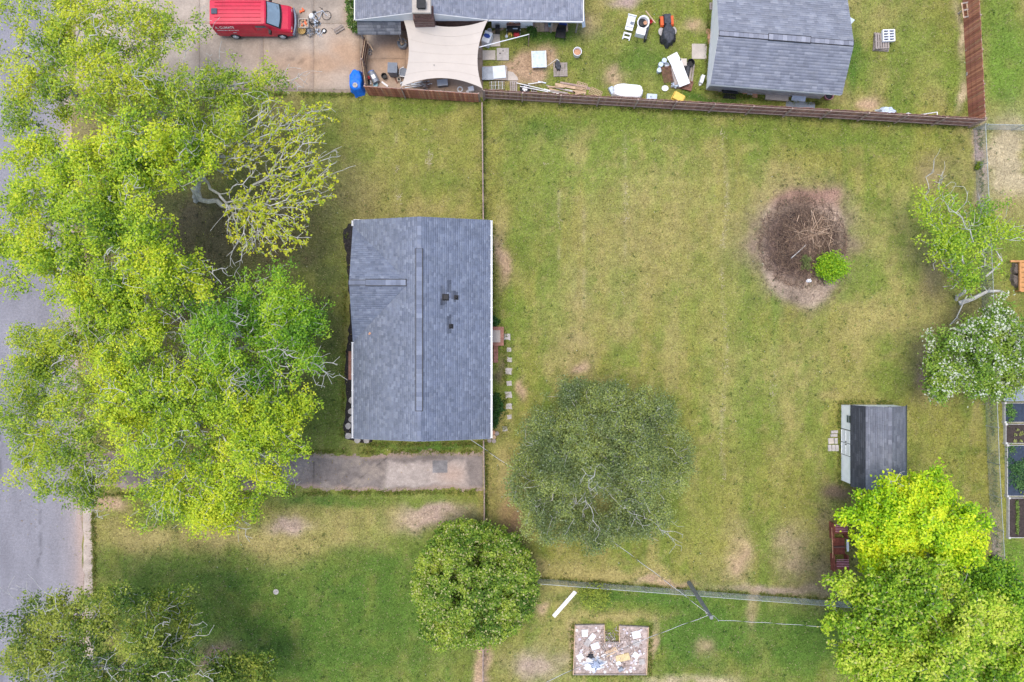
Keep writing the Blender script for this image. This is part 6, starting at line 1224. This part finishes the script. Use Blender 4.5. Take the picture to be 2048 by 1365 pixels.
# ------------------------------------------------------------------ vegetable beds at the right edge
M_siding2 = mat('weathered_white_wood', (.55, .53, .50), .8, .2, 5)
def veg_bed(label, x0, y0, x1, y1, m, plants, seed):
    a, b = W(x0, y0), W(x1, y1); t = thing('vegetable_bed', label, 'raised bed', ((a.x + b.x) / 2, (a.y + b.y) / 2, 0)); sx, sy = b.x - a.x, a.y - b.y; MB().box(0, 0, .1, sx - .08, sy - .08, .2).build('soil', m, t)
    for s_ in (-1, 1): MB().box(s_ * sx / 2, 0, .13, .035, sy + .04, .26).build('frame_board', M_siding2, t); MB().box(0, s_ * sy / 2, .13, sx - .06, .035, .256).build('frame_board', M_siding2, t)
    for xx in (-sx / 2,):
        for yy in (-sy / 2, sy / 2): MB().box(xx, yy, .16, .15, .14, .32).build('corner_fitting', M_siding2, t)
    rg = np.random.default_rng(seed); cl = plants(sx, sy, rg); pos = []; cols = []
    for x, y, r, n, c in cl:
        p = rg.normal(size=(n, 3)) * np.array((r, r, r * .5)) + np.array((x, y, .26)); p[:, 2] = np.maximum(p[:, 2], .22); pos.append(p); cols.append(np.array(c)[None] * rg.uniform(.7, 1.3, n)[:, None])
    V, Q, cc = leaf_mesh(np.concatenate(pos), .13, np.concatenate(cols), .8, rg); o = link('plants', np_mesh('plants', V, Q, cc), M_leaf, t); o['kind'] = 'stuff'
veg_bed('top bed of the vegetable garden with dark fabric and leafy corner plants', 2005, 806, 2060, 844, M_fabric, lambda sx, sy, r: [(r.uniform(-.9, -.3), r.uniform(-.6, .6), .12, 40, (.14, .28, .06)) for _ in range(8)], 1)
veg_bed('bed with five small seedlings in dark soil, second from the top', 2007, 848, 2060, 886, M_soil, lambda sx, sy, r: [(x, y, .05, 16, (.35, .38, .12)) for x, y in ((-.1, .3), (-.3, -.05), (.1, -.05), (.2, .05), (-.3, -.5), (.1, -.5))], 2)
veg_bed('long dark fabric bed crowded with green vegetable plants', 2010, 890, 2064, 991, M_fabric, lambda sx, sy, r: [(r.uniform(-.8, .9), r.uniform(-1.4, .9), .16, 55, ((.07, .17, .06), (.12, .24, .07))[k % 2]) for k in range(34)] + [(-.7, 1.5, .2, 60, (.13, .25, .06)), (.5, -1.65, .2, 60, (.35, .42, .05))], 3)
veg_bed('lowest bed with a single green row in dark soil', 2013, 995, 2066, 1074, M_soil, lambda sx, sy, r: [(-.35 + r.normal() * .02, y, .05, 14, (.20, .30, .06)) for y in np.linspace(-1.1, 1.2, 22)] + [(.6, y, .16, 40, (.05, .12, .05)) for y in np.linspace(-1.2, .6, 8)], 4)
gp = thing('grey_panel_roof', 'flat grey cover sheet above the vegetable beds', 'cover', W(2040, 792)); MB().extr([W(2010, 803, .8) - gp.location, W(2075, 803, .8) - gp.location, W(2075, 770, .95) - gp.location, W(2012, 775, .95) - gp.location], (0, 0, .03)).build('sheet', M_dgrey, gp); MB().extr([W(2029, 803, .845) - gp.location, W(2030, 803, .845) - gp.location, W(2036, 772, .99) - gp.location, W(2035, 772, .99) - gp.location], (0, 0, .004)).build('seam', M_black, gp)
for x, y in ((2013, 800), (2068, 800), (2014, 778)): p = W(x, y, .8) - gp.location; MB().box(p.x, p.y, .4, .06, .06, .8).build('leg', M_dgrey, gp)
dkf = thing('wooden_deck', 'orange timber deck corner at the right edge', 'deck', W(2040, 555))
a = W(2016, 522, .5) - dkf.location
for i in range(6): p = W(2046 + 0, 530 + i * 10, .5) - dkf.location; MB().box(p.x + .5, p.y, .48, 1.3, .32, .05).build('plank', M_woodo, dkf)
p = W(2034, 523, .5) - dkf.location; MB().box(p.x + .3, p.y, .52, 1.6, .14, .12).build('beam', M_woodo, dkf); p = W(2040, 552, .5) - dkf.location; MB().box(p.x, p.y, .50, .14, 2.2, .12).build('beam', M_woodo, dkf)
for x, y in ((2040, 525), (2040, 582)): p = W(x, y, .4) - dkf.location; MB().box(p.x, p.y, .24, .1, .1, .48).build('post', M_woodo, dkf)
for i, (x, y) in enumerate([(2030, 540), (2028, 562)]): one('rock', ['upper', 'lower'][i] + ' dark rock beside the orange timber deck', 'rock', drape(.6, .9, .35, .15, 40 + i, .7, .1, 14), M_barkd, W(x, y), 20)
one('street_drain', 'round grey drain cover in the front lawn', 'drain cover', MB().lathe([(.2, .0), (.2, .03), (.15, .035), (.01, .03)], 14), M_stone, W(552, 1184))
